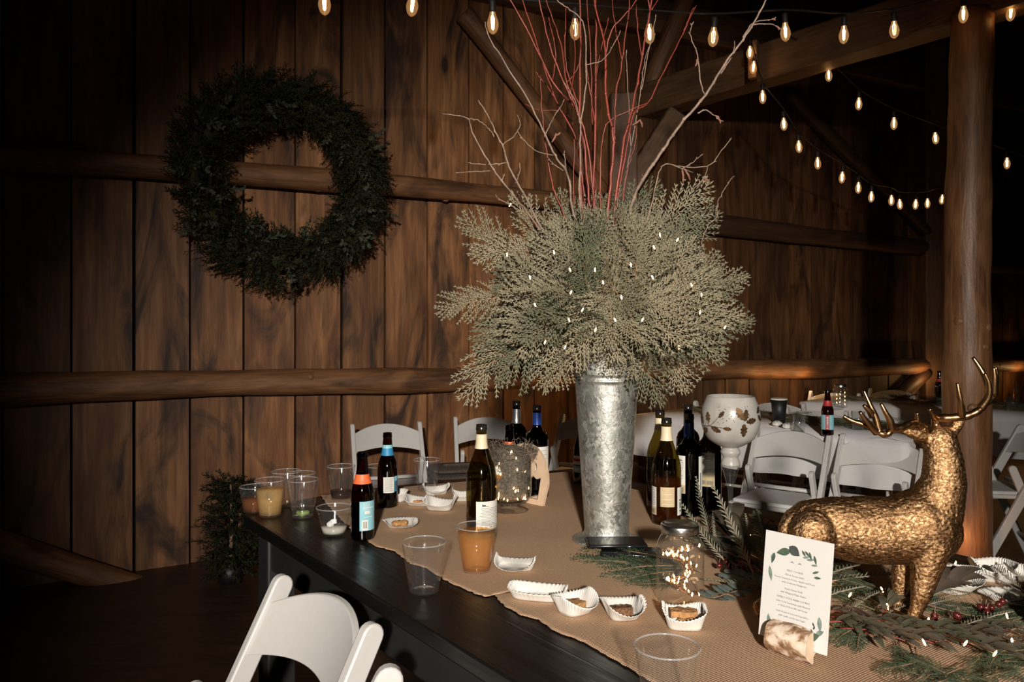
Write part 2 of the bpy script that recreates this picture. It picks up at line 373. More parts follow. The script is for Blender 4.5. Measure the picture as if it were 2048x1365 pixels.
def liquid(name, tint, dif, fac):
    t = NT(name); tr = t.n('ShaderNodeBsdfTransparent'); tr.inputs[0].default_value = (*tint, 1)
    v = t.coord(); f = t.noise(v, 40, 3)
    d = t.bsdf(t.ramp(f, [(.3, tuple(x * .8 for x in dif)), (.7, dif)]), .08)
    m = t.n('ShaderNodeMixShader'); m.inputs[0].default_value = fac; t.l(tr.outputs[0], m.inputs[1]); t.l(d, m.inputs[2]); return t.done(m.outputs[0])
M['whisky'] = liquid('amber_drink', (1.0, .76, .42), (.80, .44, .14), .20); M['cloudy'] = liquid('cloudy_drink', (1, .86, .58), (.80, .55, .24), .32)
M['tea'] = liquid('brown_drink', (.85, .5, .22), (.35, .14, .045), .3); M['cola'] = liquid('dark_drink', (.12, .05, .03), (.03, .012, .008), .6)
M['milky'] = liquid('milky_drink', (.8, .8, .7), (.62, .60, .50), .75); M['water'] = film('melt_water', (.93, .95, .93), .03)
M['lime'] = plain('lime_peel', (.20, .26, .07), .5, 0, .3, 60); M['ice'] = plain('white_ice', (.8, .8, .78), .3)
M['sap'] = plain('blackcup', (.008, .008, .009), .5); M['wool'] = plain('grey_brown_wool', (.085, .062, .048), .95, 0, .5, 160, 1.0)
# ------------------------------------------------------------------ the barn
WANG = math.atan2(1.658, 2.8255); WD = Vector((math.cos(WANG), math.sin(WANG), 0)); WN = Vector((WD.y, -WD.x, 0))   # along the wall, and out of it
W0 = Vector((-2.557, 3.995, 0))
def wallZ(u): return 14980.0 / (3750.0 - u)
def wall_s(u): Z = wallZ(u); return (Vector(((u - CU) * Z / F, Z, 0)) - W0).dot(WD)
def wallpt(u, v, off=0.0):
    Z = wallZ(u); p = P(u, v, Z); return p + WN * off
mb = MB(); mb.box((1.5, 3, -.05), (16, 16, .1)); fl = structure(mb.build('floor', M['floor'], smooth=False))
edges = [-1.9, -1.6, -1.3] + [wall_s(u) for u in (5, 142, 268, 380, 487, 590, 683, 770, 855, 937)]
while edges[-1] < 12.0: edges.append(edges[-1] + R.uniform(.24, .31))
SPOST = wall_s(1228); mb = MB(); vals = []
for i in range(len(edges) - 1):
    a, b = edges[i], edges[i + 1]; y = R.uniform(-.008, .004); g = R.uniform(.004, .009); t = R.uniform(-.004, .004); n0 = len(mb.f)
    mb.add([(a + g, y, 0), (b - g, y, 0), (b - g + t, y, 4.4), (a + g + t, y, 4.4), (a + g, y + .03, 0), (b - g, y + .03, 0), (b - g + t, y + .03, 4.4), (a + g + t, y + .03, 4.4)],
           [(0, 1, 2, 3), (1, 5, 6, 2), (4, 0, 3, 7), (3, 2, 6, 7), (5, 4, 7, 6)])
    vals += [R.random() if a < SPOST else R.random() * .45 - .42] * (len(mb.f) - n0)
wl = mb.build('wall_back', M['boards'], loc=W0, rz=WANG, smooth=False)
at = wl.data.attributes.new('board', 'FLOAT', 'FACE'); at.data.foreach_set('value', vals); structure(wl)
mb = MB(); mb.box((5, .10, 2.2), (14.5, .08, 4.4)); structure(mb.build('wall_back_sheathing', M['void'], loc=W0, rz=WANG, smooth=False))
mb = MB(); mb.box((1.5, 3, 4.5), (16, 16, .1)); structure(mb.build('ceiling', M['roof'], smooth=False))
mb = MB(); mb.box((9.0, 5, 2.2), (.1, 16, 4.4)); structure(mb.build('wall_right', M['roof'], smooth=False))
mb = MB(); mb.box((0, -4.8, 2.2), (14, .1, 4.4)); structure(mb.build('wall_behind', M['roof'], smooth=False))
mb = MB(); mb.box((-5.2, 0, 2.2), (.1, 12, 4.4)); structure(mb.build('wall_left', M['roof'], smooth=False))

def log(name, a, b, r0, r1, mat, wob=.006, seg=18, n=26, flat=1.0, seed=0):
    """a log from a to b: its own origin at a and its local x along the grain"""
    a, b = Vector(a), Vector(b); L = (b - a).length; q = Random(seed); m = MB(); ph = [q.uniform(0, 6) for _ in range(6)]
    pts, rad = [], []
    for i in range(n + 1):
        x = L * i / n
        pts.append((x, wob * 1.5 * math.sin(x * 1.7 + ph[0]) + wob * .5 * math.sin(x * 5 + ph[1]), wob * 1.5 * math.sin(x * 1.3 + ph[2])))
        rad.append(lerp(r0, r1, i / n) + wob * .5 * math.sin(x * 3.1 + ph[3]) + wob * .3 * math.sin(x * 9 + ph[4]))
    m.tube(pts, rad, seg, True, flat)
    for k in range(int(L * 1.3)):                                    # knots
        x = q.uniform(.1, L - .1); an = q.uniform(0, 2 * PI); r = lerp(r0, r1, x / L)
        c = Vector((x, math.cos(an) * r * .94, math.sin(an) * r * .94)); d = Vector((0, math.cos(an), math.sin(an)))
        m.tube([c - d * .01, c + d * .0015, c + d * .0042], [.026, .018, .004], 10)
    o = m.build(name, mat); o.location = a
    o.rotation_mode = 'QUATERNION'; o.rotation_quaternion = (b - a).to_track_quat('X', 'Z'); return o
from random import Random
def squared(name, a, b, w_, h, mat, seed=0):
    a, b = Vector(a), Vector(b); L = (b - a).length; q = Random(seed); m = MB(); n = 24
    def ring(x):
        j = [(.5, .5), (.5, -.5), (-.5, -.5), (-.5, .5)]; return [(x, y * w_ + q.uniform(-.003, .003), z * h + q.uniform(-.004, .004)) for y, z in j]
    vs = []
    for i in range(n + 1): vs += ring(L * i / n)
    fs = [(i * 4 + k, i * 4 + (k + 1) % 4, i * 4 + 4 + (k + 1) % 4, i * 4 + 4 + k) for i in range(n) for k in range(4)] + [(3, 2, 1, 0), tuple(range(n * 4, n * 4 + 4))]
    m.add(vs, fs); o = m.build(name, mat, smooth=False, bevel=.012); o.location = a; o.rotation_mode = 'QUATERNION'; o.rotation_quaternion = (b - a).to_track_quat('X', 'Z'); return o
UP_, UQ = 1228, 1843                                                # wall posts, by the column where they stand
# girts: the horizontal log rails, one run per bay
o = log('log_rail', wallpt(-160, 300, .085), wallpt(UP_ + 20, 418, .085), .072, .062, M['log'], seed=1); tag(o, 'upper round log rail across the plank wall behind the wreath', 'log rail', 'log rails on the plank wall')
o = log('log_rail', wallpt(-160, 787, .09), wallpt(UP_ + 20, 745, .09), .080, .072, M['log'], .009, seed=2); tag(o, 'lower round log rail on the plank wall beneath the wreath', 'log rail', 'log rails on the plank wall')
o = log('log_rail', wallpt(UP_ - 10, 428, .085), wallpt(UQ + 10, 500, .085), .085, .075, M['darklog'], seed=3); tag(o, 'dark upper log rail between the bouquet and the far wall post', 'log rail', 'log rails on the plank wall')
o = log('log_rail', wallpt(UP_ - 10, 738, .09), wallpt(UQ + 10, 733, .09), .085, .08, M['log'], seed=4); tag(o, 'lower log rail behind the banquet tables, lit orange from below', 'log rail', 'log rails on the plank wall')
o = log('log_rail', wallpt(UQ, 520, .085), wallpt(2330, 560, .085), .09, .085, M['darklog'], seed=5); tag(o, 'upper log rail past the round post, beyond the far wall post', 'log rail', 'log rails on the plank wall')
o = log('log_rail', wallpt(UQ, 729, .09), wallpt(2330, 722, .09), .085, .08, M['log'], seed=6); tag(o, 'lower log rail past the round post, behind the last table', 'log rail', 'log rails on the plank wall')
# wall plate along the top, wall posts, braces
o = squared('wall_plate', wallpt(520, -130, .06), wallpt(UQ + 200, 205, .06), .12, .26, M['beam'], 7); tag(o, 'dark timber wall plate along the top of the plank wall', 'beam')
for u, nm, sd in ((UP_, 'squared wall post hidden behind the bouquet and its vase', 8), (UQ, 'dark far wall post with an orange glow at its foot', 9)):
    b_ = wallpt(u, HV, .10); b_.z = 0; t_ = b_.copy(); t_.z = 4.3 if u == UQ else 3.0
    o = squared('wall_post', b_, t_, .2, .2, M['beam'], sd); tag(o, nm, 'post')
o = log('diagonal_brace', wallpt(915, 35, .10), wallpt(1185, 390, .10), .065, .06, M['log'], seed=11); tag(o, 'diagonal log brace on the wall left of the red twigs', 'brace')
o = log('diagonal_brace', wallpt(-60, 1062, .09), wallpt(330, 1178, .12), .075, .06, M['log'], seed=12); tag(o, 'low log brace slanting down to the floor at the plank wall', 'brace')
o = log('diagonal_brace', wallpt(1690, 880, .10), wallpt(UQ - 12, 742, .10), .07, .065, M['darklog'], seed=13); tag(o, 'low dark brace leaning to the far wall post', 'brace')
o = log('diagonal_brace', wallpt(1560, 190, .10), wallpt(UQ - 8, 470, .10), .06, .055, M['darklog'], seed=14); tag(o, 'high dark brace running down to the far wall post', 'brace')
# the free standing round post, the tie beam it carries, and the beam's braces
PB = P(1929, HV, 4.12); PB.z = 0; PT = PB + Vector((.02, 0, 2.93))
m = MB(); q = Random(21); pts, rad = [], []
for i in range(40):
    t = i / 39; pts.append((t * .035 + .006 * math.sin(t * 7), .006 * math.sin(t * 5), 2.93 * t)); rad.append(lerp(.122, .098, t) + .003 * math.sin(t * 22) + .002 * math.sin(t * 57))
m.tube(pts, rad, 24)
for k in range(9):
    z = q.uniform(.9, 2.8); an = q.uniform(-2.6, -.5); r = lerp(.122, .1, z / 2.93); d = Vector((math.cos(an), math.sin(an), 0)); c = Vector((z / 2.93 * .035, 0, z)) + d * r * .96
    m.tube([c - d * .01, c + d * .001, c + d * .0045], [.030, .021, .005], 10)
o = m.build('round_post', M['post'], loc=PB); tag(o, 'thick round log post standing behind the gold stag', 'post')
def beam_at(u, dv=0): return P(u, 206 - .29 * (u - 1400) + dv, 2513 / (HV - (206 - .29 * (u - 1400))))
ba, bb = beam_at(1305), beam_at(1905); bd = (bb - ba).normalized(); BH = .24
o = squared('tie_beam', ba + Vector((0, 0, BH / 2)) - bd * .1, bb + bd * 1.9 + Vector((0, 0, BH / 2)), .20, BH, M['beam'], 15); tag(o, 'heavy timber tie beam resting on the round post', 'beam')
k1 = beam_at(1352) + Vector((0, 0, -.02)); o = squared('knee_brace', k1, wallpt(UP_ + 8, 375, .14), .13, .14, M['beam'], 16); tag(o, 'short knee brace under the tie beam, behind the twigs', 'brace')
k2 = beam_at(1300) + Vector((0, 0, BH)); o = log('rafter_brace', k2, k2 + Vector((.38, -.2, .95)), .075, .07, M['log'], seed=17); tag(o, 'round brace rising from the tie beam to the dark roof', 'brace')
# the small block of wood strapped to the beam where the bulbs hang
bc = P(1507, 120, 5.06); m = MB(); m.box((0, 0, 0), (.06, .05, .24)); o = m.build('beam_block', M['beam'], loc=bc, rz=-.6, smooth=False, bevel=.006); tag(o, 'upright wood block on the tie beam, lit by two bulbs', 'wood block')

# ------------------------------------------------------------------ the wreath on the wall
wc = wallpt(548, 372, .225); t = thing('evergreen_wreath', 'large dark evergreen wreath hung on the plank wall', 'wreath', wc, WANG)
RM, RT = .455, .135
m = MB(); m.grid(48, 13, lambda a, b: ((RM + RT * .36 * math.cos(2 * PI * b)) * math.cos(2 * PI * a), RT * .34 * math.sin(2 * PI * b), (RM + RT * .36 * math.cos(2 * PI * b)) * math.sin(2 * PI * a)), wrap=True)
m.build('wreath_ring', M['fir'], t)
m = MB(); q = Random(31)
def needle_sprig(m, o, d, n, L, wid, cnt, q, ln=.05):
    d = d.normalized(); s_ = d.cross(n).normalized() if d.cross(n).length > 1e-4 else d.orthogonal()
    nn = s_.cross(d)
    m.tube([o, o + d * L * .5 + nn * L * .06, o + d * L], [.003, .0025, .001], 4, False)
    for i in range(cnt):
        tt = (i + q.random()) / cnt; p = o + d * L * tt + nn * L * .06 * math.sin(tt * PI); a = q.uniform(0, 2 * PI)
        out = (s_ * math.cos(a) + nn * math.sin(a) * .7 + d * .75).normalized(); e = p + out * ln * (1 - .45 * tt) * q.uniform(.7, 1.2); sd = out.cross(nn + s_ * .3).normalized() * wid
        mid = (p + e) / 2 + nn * .002
        m.add([p, mid + sd, e, mid - sd], [(0, 1, 2, 3)])
for i in range(1150):
    a = q.uniform(0, 2 * PI); b = q.uniform(-.2, PI + .2) if q.random() < .8 else q.uniform(0, 2 * PI)
    rr = RT * q.uniform(.55, 1.08) * (1 + .12 * math.sin(3 * a + 1)); c = Vector((math.cos(a), 0, math.sin(a)))
    outw = c * math.cos(b) + Vector((0, -1, 0)) * math.sin(b)
    o_ = c * RM + outw * rr * .62; tan = Vector((-math.sin(a), 0, math.cos(a)))
    needle_sprig(m, o_, outw * .75 + tan * q.uniform(-.1, 1.2) * -1 + Vector((0, 0, -.15)), outw, q.uniform(.09, .15), .0042, 26, q, .042)
m.build('wreath_foliage', M['fir'], t)
m = MB()
for i in range(75):
    a = q.uniform(0, 2 * PI); b = q.uniform(.1, PI - .1); c = Vector((math.cos(a), 0, math.sin(a))); outw = c * math.cos(b) + Vector((0, -1, 0)) * math.sin(b)
    needle_sprig(m, c * RM + outw * RT * .85, outw * .6 + Vector((q.uniform(-1, 1), 0, q.uniform(-1, 1))), outw, q.uniform(.08, .14), .008, 12, q, .04)
m.build('wreath_accent_leaves', M['accent'], t)
o = MB(); o.tube([(0, .06, RM), (0, .05, RM + .10), (0, .12, RM + .16)], .004, 6); o.build('hanging_wire', M['cord'], t)
# dark evergreen bush on the floor at the wall, beyond the table end
bp = P(460, HV, 4.12); bp.z = 0; t = thing('evergreen_bush', 'dark evergreen bush on the floor at the end of the table', 'plant', bp)
m = MB(); m.lathe([(.0, 0), (.055, 0), (.068, .09), (.060, .09), (.055, .08), (0, .08)], 20); m.build('pot', M['sap'], t)
m = MB(); m.tube([(0, 0, .075), (.01, 0, .3), (0, .01, .5)], [.012, .01, .004], 6); m.build('stem', M['twig'], t)
m = MB()
for i in range(260):
    a = q.uniform(0, 2 * PI); z = q.uniform(.03, .52); rr = .12 * (1 - ((z - .27) / .4) ** 2)
    o_ = Vector((math.cos(a) * rr * q.random(), math.sin(a) * rr * q.random(), z)); needle_sprig(m, o_, Vector((math.cos(a), math.sin(a), q.uniform(-.5, .7))), Vector((0, 0, 1)), q.uniform(.06, .11), .004, 22, q, .035)
m.build('needles', M['fir'], t)
# ------------------------------------------------------------------ dining table and runner
tp = [T(487, 1031), T(600, 1000), T(700, 981), T(933, 957), T(1152, 937)]
base = tp[0]; tp = [p - base for p in tp]; LEN = 2.15
poly = tp + [tp[-1] + E1 * LEN, E1 * LEN]
poly = [(p.x, p.y) for p in poly][::-1]
t = thing('dining_table', 'long black painted wooden dining table under a burlap runner', 'table', (base.x, base.y, 0))
m = MB(); m.prism(poly, TH - .034, TH); m.build('tabletop', M['black'], t, smooth=False, bevel=.004)
m = MB(); ang = math.atan2(E1.y, E1.x); rm = Matrix.Rotation(ang, 3, 'Z')
def tl(s, x, z): p = E1 * s + E2 * x; return Vector((p.x, p.y, z))
WID = 1.29
m.box(tl(LEN / 2, .055, TH - .034 - .055), (LEN - .1, .025, .11), rm); m.box(tl(LEN / 2, WID - .055, TH - .034 - .055), (LEN - .1, .025, .11), rm)
m.box(tl(.055, WID / 2, TH - .089), (.025, WID - .11, .11), rm); m.box(tl(LEN - .055, WID / 2, TH - .089), (.025, WID - .11, .11), rm)
m.build('apron', M['blackleg'], t, smooth=False, bevel=.003)
for s in (.075, LEN - .075):
    for x in (.075, WID - .075):
        m = MB(); m.box(tl(s, x, (TH - .036) / 2), (.085, .085, TH - .038), rm); m.build('leg', M['blackleg'], t, smooth=False, bevel=.006)
left = [(640, 992), (652, 1008), (690, 1052), (735, 1085), (749, 1094), (790, 1106), (819, 1129), (854, 1140), (898, 1168), (957, 1193), (972, 1197), (988, 1193), (1011, 1217), (1041, 1234), (1079, 1243), (1099, 1261), (1164, 1287), (1210, 1313), (1272, 1349), (1330, 1385), (1400, 1440), (2111, 1808)]
right = [(1136, 945), (1200, 960), (1268, 980), (1330, 992), (1400, 1008), (1490, 1027), (1547, 1043), (1600, 1057), (1700, 1081), (1800, 1105), (1900, 1128), (2048, 1165), (2570, 1275)]
def resample(pts, n):
    L = [0]
    for a, b in zip(pts, pts[1:]): L.append(L[-1] + (b - a).length)
    out = []
    for i in range(n):
        d = L[-1] * i / (n - 1); k = 0
        while k < len(L) - 2 and L[k + 1] < d: k += 1
        out.append(pts[k].lerp(pts[k + 1], (d - L[k]) / max(1e-9, L[k + 1] - L[k])))
    return out
lp = resample([T(*p) for p in left], 220); rp = resample([T(*p) for p in right], 220); q = Random(5)
rb = lp[110].copy(); rb.z = TH
NU = 90
vs = []
for j in range(220):
    jit = E2 * (q.uniform(-.0025, .0025))
    for i in range(NU):
        s = i / (NU - 1); p = (lp[j] + jit).lerp(rp[j], s)
        if j < 30:                                                 # the end hem follows a shallow arc
            a0 = T(640, 992); a1 = T(1136, 945)
        z = .0012 + .0010 * (math.sin(p.x * 9 + p.y * 4) * math.sin(p.y * 7 - p.x * 2)) * (1 if 3 < i < NU - 3 else .3)
        z += .0022 * max(0, math.sin(p.x * 6.1 - p.y * 9.3) - .75) * (1 if i > 4 else 0)
        vs.append((p.x - rb.x, p.y - rb.y, max(.001, z) + .0012))
fs = [(j * NU + i, j * NU + i + 1, (j + 1) * NU + i + 1, (j + 1) * NU + i) for j in range(219) for i in range(NU - 1)]
m = MB(); m.add(vs, [f[::-1] for f in fs]); o = m.build('burlap_runner', M['burlap'], loc=rb)
so = o.modifiers.new('s', 'SOLIDIFY'); so.thickness = .0012; so.offset = 1
tag(o, 'wide tan burlap runner with frayed edges laid along the black table', 'table runner')

# ------------------------------------------------------------------ folding chairs
def chair_proto():
    t = thing('folding_chair', 'x', 'chair'); rs = M['resin']
    W = .19; yb = lambda z: -.21 + .53 * (.77 - z)
    def bar(m, x, pts, th, dp):
        """a flat bar through (y, z) points with a rounded upper end"""
        out = []; n = len(pts)
        for i, (y, z) in enumerate(pts):
            a = pts[max(i - 1, 0)]; b = pts[min(i + 1, n - 1)]; d = Vector((0, b[0] - a[0], b[1] - a[1])).normalized(); nn = Vector((0, -d.z, d.y)); out.append((Vector((x, y, z)), nn, d))
        prof = []
        for p, nn, d in out: prof.append((p + nn * dp / 2, p - nn * dp / 2))
        p, nn, d = out[0]
        L = [a for a, _ in prof][::-1]; Rr = [b for _, b in prof]
        capp = [p + nn * dp / 2 * math.cos(k * PI / 8) - d * dp / 2 * math.sin(k * PI / 8) for k in range(1, 8)]
        ring = L + capp + Rr; n2 = len(ring); h = Vector((th / 2, 0, 0))
        m.add([v - h for v in ring] + [v + h for v in ring], [tuple(range(n2)), tuple(range(2 * n2 - 1, n2 - 1, -1))] + [(i, n2 + i, n2 + (i + 1) % n2, (i + 1) % n2) for i in range(n2)])
    for sx in (-1, 1):
        m = MB(); bar(m, sx * W, [(yb(.77 - .022), .77 - .022), (yb(.4), .4), (yb(0.0), 0.0)], .024, .046); m.build('upright', rs, t, smooth=False, bevel=.004)
        m = MB(); bar(m, sx * (W - .028), [(.0, .58), (-.06, .43), (-.25, 0)], .022, .040); m.build('rear_leg', rs, t, smooth=False, bevel=.004)
    m = MB()                                                        # crest rail: bowed back, arched above and below
    def cr(side):
        def fn(a, b):
            x = (a * 2 - 1) * (W - .004); c = 1 - (a * 2 - 1) ** 2
            z = lerp(.615 + .022 * c, .715 + .046 * c, b); return (x, yb(z) - .042 * c + .012 + side * .008, z)
        return fn
    n0 = 22
    m.grid(n0, 6, cr(1)); m.grid(n0, 6, cr(-1)); k = n0 * 6
    m.f = [f if f[0] < k else f[::-1] for f in m.f]
    for i in range(n0 - 1): m.f += [(i, k + i, k + i + 1, i + 1)]; a = 5 * n0 + i; m.f += [(a + 1, k + a + 1, k + a, a)]
    m.build('crest_rail', rs, t, bevel=.003)
    m = MB(); m.box((0, .055, .438), (.345, .36, .022)); m.build('seat', rs, t, smooth=False, bevel=.008)
    m = MB(); m.box((0, .055, .453), (.315, .33, .022)); m.build('seat_pad', M['cloth'], t, smooth=False, bevel=.010)
    for y, z, nm in ((yb(.2), .2, 'front_rung'), (-.17, .18, 'rear_rung'), (-.115, .475, 'seat_rail')):
        m = MB(); m.tube([(-W + .02, y, z), (W - .02, y, z)], .011, 10); m.build(nm, rs, t)
    return t
CH = chair_proto(); _used = []
def chair(x, y, face, label, group=None, scale=None):
    """face: direction the sitter would look, in degrees from +x"""
    rz = math.radians(face) - PI / 2
    if not _used: o = CH; _used.append(1); o.location = (x, y, 0); o.rotation_euler = (0, 0, rz); o['label'] = label
    else: o = dup(CH, (x, y, 0), (0, 0, rz), label)
    if group: o['group'] = group
    elif 'group' in o: del o['group']
    return o
def chair_by_crest(u, v, face, label, zc=.762, group=None):
    """puts the middle of the crest rail at that height under the given sight line"""
    Z = (CZ - zc) * F / (v - HV); c = Vector(((u - CU) * Z / F, Z, 0)); d = Vector((math.cos(math.radians(face)), math.sin(math.radians(face)), 0))
    c += d * .24; return chair(c.x, c.y, face, label, group)
GC = 'white folding chairs around the barn'
fa = math.degrees(math.atan2(-.656, -.755))
# two nearest, pulled to the near side of the table and turned away from it
tl_ = Vector((-.505, 1.795, 0)); tr_ = Vector((-.255, 1.50, 0)); mid = (tl_ + tr_) / 2; dd = Vector((math.cos(math.radians(fa)), math.sin(math.radians(fa)), 0))
c1 = mid + dd * .21; chair(c1.x, c1.y, fa, 'white folding chair nearest the camera, beside the black table edge', GC)
fa2 = fa - 28; d2_ = Vector((math.cos(math.radians(fa2)), math.sin(math.radians(fa2)), 0)); l2_ = Vector((-d2_.y, d2_.x, 0)); c2 = Vector((-.190, 1.312, 0)) + d2_ * .21 + l2_ * .19; chair(c2.x, c2.y, fa2, 'white folding chair cut by the picture bottom, only its rounded post tip showing', GC)
chair_by_crest(770, 847, -72, 'white folding chair across the table behind the blue necked beer bottle', group=GC)
chair_by_crest(972, 834, -82, 'white folding chair across the table behind the moss filled glass', group=GC)
chair_by_crest(1187, 833, -118, 'white folding chair half hidden behind the galvanised vase', group=GC)
chair_by_crest(1590, 862, -128, 'white folding chair just past the frosted goblet, before the white cloth', group=GC)
chair_by_crest(1770, 876, -132, 'white folding chair directly behind the gold stag', group=GC)
chair(2.60, 4.28, 172, 'white folding chair seen from the side past the round post', GC)
for u, v, lb in ((1436, 808, 'white folding chair across the banquet table behind the frosted goblet rim'), (1550, 806, 'white folding chair across the banquet table behind the black cup'), (1628, 822, 'white folding chair across the banquet table behind the red labelled bottle')):
    chair_by_crest(u, v, 52, lb, group=GC)
for u, v, lb in ((1672, 786, 'far white folding chair behind the hanging jar of lights'), (1790, 780, 'far white folding chair below the orange lit wall post')):
    chair_by_crest(u, v, 232, lb, group=GC)
# folded wool blanket on the seat of the chair behind the moss glass
bs = P(918, 950, 4.33); bs.z = .464
m = MB(); q = Random(12)
for k in range(3): m.grid(28, 14, lambda a, b, k=k: ((.17 - .006 * k + .006 * math.sin(9 * b + k)) * math.copysign(abs(math.cos(2 * PI * a)) ** .25, math.cos(2 * PI * a)) * math.sin(PI * min(max(b, .02), .98)) ** .2, .12 * math.copysign(abs(math.sin(2 * PI * a)) ** .3, math.sin(2 * PI * a)) * math.sin(PI * min(max(b, .02), .98)) ** .25, k * .034 + b * .036), wrap=True)
o = m.build('folded_blanket', M['wool'], loc=bs, rz=math.radians(15)); tag(o, 'folded grey-brown wool blanket on a chair seat past the table edge', 'blanket')
# ------------------------------------------------------------------ banquet tables behind
def banquet(A, d, L, Wd, drop, name_, tl_label, cl_label):
    d = Vector(d).normalized(); n = Vector((-d.y, d.x, 0))
    if n.y < 0: n = -n
    t = thing('banquet_table', tl_label, 'table', (A.x, A.y, 0)); ang = math.atan2(d.y, d.x); rm = Matrix.Rotation(ang, 3, 'Z')
    c = d * L / 2 + n * Wd / 2
    m = MB(); m.box((c.x, c.y, .735), (L, Wd, .03), rm); m.build('tabletop', M['beam'], t, smooth=False, bevel=.003)
    for s in (.12, L - .12):
        for x in (.1, Wd - .1):
            p = d * s + n * x; m = MB(); m.tube([(p.x, p.y, 0), (p.x, p.y, .72)], .016, 10); m.build('leg', M['resin'], t)
    m = MB(); per = []
    segs = [(0, 0, 1, 0, L), (L, 0, 0, 1, Wd), (L, Wd, -1, 0, L), (0, Wd, 0, -1, Wd)]
    for (s, x, ds, dx, ln) in segs:
        k = int(ln / .03)
        for i in range(k):
            f = i / k * ln; per.append((s + ds * f, x + dx * f, dx, -ds))
    N = len(per); vs = []; rows = 7
    for j in range(rows):
        for i, (s, x, ox, oy) in enumerate(per):
            h = j / (rows - 1); fold = .012 * math.sin(i * .9) * h + .018 * math.sin(i * .23 + 1) * h + .006
            p = d * (s + ox * fold) + n * (x + oy * fold); vs.append((p.x, p.y, .754 - h * drop * (1 + .03 * math.sin(i * .31)) - (0 if j else 0)))
    m.add(vs, [(j * N + i, j * N + (i + 1) % N, (j + 1) * N + (i + 1) % N, (j + 1) * N + i) for j in range(rows - 1) for i in range(N)] + [tuple(range(N - 1, -1, -1))])
    o = m.build('tablecloth', M['cloth'], loc=(A.x, A.y, 0)); tag(o, cl_label, 'tablecloth'); return A, d, n
A2, D2, N2 = banquet(Vector((.76, 5.06, 0)), (.687, -.727, 0), 1.66, .76, .24, 'b', 'banquet table under white cloth behind the wine bottles', 'white tablecloth hanging behind the wine bottles and goblet')
A3, D3, N3 = banquet(Vector((2.12, 5.89, 0)), (.74, -.672, 0), 2.4, .76, .26, 'c', 'farthest banquet table, under white cloth behind the round post', 'white tablecloth of the farthest table, seen both sides of the round post')
def on2(s, x): p = A2 + D2 * s + N2 * x; return Vector((p.x, p.y, .756))
def on3(s, x): p = A3 + D3 * s + N3 * x; return Vector((p.x, p.y, .756))
# warm candle light from between the far tables, as it catches the rail and the post
for u, v, pw in ((1490, 760, .7), (1530, 762, .8), (1572, 759, .9), (1812, 754, 1.2), (2005, 746, 1.5)):
    point('candle_glow', wallpt(u, v, .25), pw, WARM, .015)
point('candle_glow', wallpt(1862, 835, .30), 3.5, (1, .36, .09), .02)
p_ = P(1938, 1090, 3.9); point('candle_glow', p_, 1.0, (1, .45, .14), .02)
p_ = wallpt(1090, 800, .5); point('candle_glow', p_, 2.0, WARM, .02)
# ------------------------------------------------------------------ galvanised vase
V0 = T(1213, 1084); V0.z = TH + .004
t = thing('galvanised_vase', 'tall galvanised metal flower bucket holding the cedar bouquet', 'vase', V0); VH = .50
def vr(z): return lerp(.0565, .088, min(1, max(0, (z - .02) / (VH - .02))))
m = MB(); pr = [(.0, .0), (.086, .0), (.0885, .002), (.088, .005), (.080, .008), (.066, .014), (.059, .022)]
pr += [(vr(z), z) for z in [.03 + .02 * i for i in range(20)]]
pr += [(vr(.415), .415), (vr(.417) + .002, .417), (vr(.42) + .003, .42), (vr(.423) + .002, .423), (vr(.426), .426), (vr(.432), .432), (vr(.434) + .002, .434), (vr(.437) + .003, .437), (vr(.44) + .002, .44), (vr(.443), .443)]
pr += [(vr(VH - .02), VH - .02), (vr(VH), VH - .004), (vr(VH) + .004, VH), (vr(VH) + .003, VH + .003), (vr(VH) - .003, VH), (vr(.44) - .003, .44), (vr(.05) - .003, .03), (0, .03)]
m.lathe(pr, 56); m.build('bucket', M['zinc'], t)
VT = V0 + Vector((0, 0, VH))                                        # rim centre

# ------------------------------------------------------------------ cups
def cup(px, v, h, rt, rb, label, cat='cup', drink=None, level=0, extra=None, group='clear plastic cups on the dining table', at=None, tilt=0):
    p = at if at is not None else T(px, v); p = p.copy(); p.z += .004 if at is None else .001
    t = thing('plastic_cup', label, cat, p, 0, group)
    m = MB(); r = lambda z: lerp(rb, rt, z / h)
    pr = [(0, .003), (rb * .8, .003), (rb * .9, .0005), (rb, .0), (rb + .0005, .004)] + [(r(z * h) * (1 if z < .82 else 1.012), z * h) for z in (.1, .2, .35, .5, .65, .80, .825, .9, .985)]
    m.lathe(pr, 40); m.build('cup_wall', M['clear'], t)
    m = MB(); pts = [(math.cos(2 * PI * k / 40) * rt, math.sin(2 * PI * k / 40) * rt, h) for k in range(41)]; m.tube(pts, .0016, 6, False); m.build('rolled_rim', M['rim'], t)
    if drink:
        m = MB(); pr = [(0, .0045)] + [(r(z) - .0009, z) for z in (.005, level * .5, level)] + [(0, level)]; m.lathe(pr, 36); m.build('drink', M[drink], t)
    if extra: extra(t, r)
    return t
def slice_lime(t, r):
    m = MB(); m.capsule([(-.012, -.006, .012), (.0, -.012, .010), (.014, -.006, .013)], [.007, .010, .007], 10); m.build('lime_wedge', M['lime'], t)
def ice_lime(t, r):
    slice_lime(t, r); q = Random(3); m = MB()
    for k in range(3): m.box((-.010 + .006 * k, -.004, .026 + .004 * k), (.013, .013, .012), Matrix.Rotation(q.random() * 2, 3, 'X') @ Matrix.Rotation(q.random() * 2, 3, 'Z'))
    m.build('ice', M['ice'], t, smooth=False, bevel=.002)
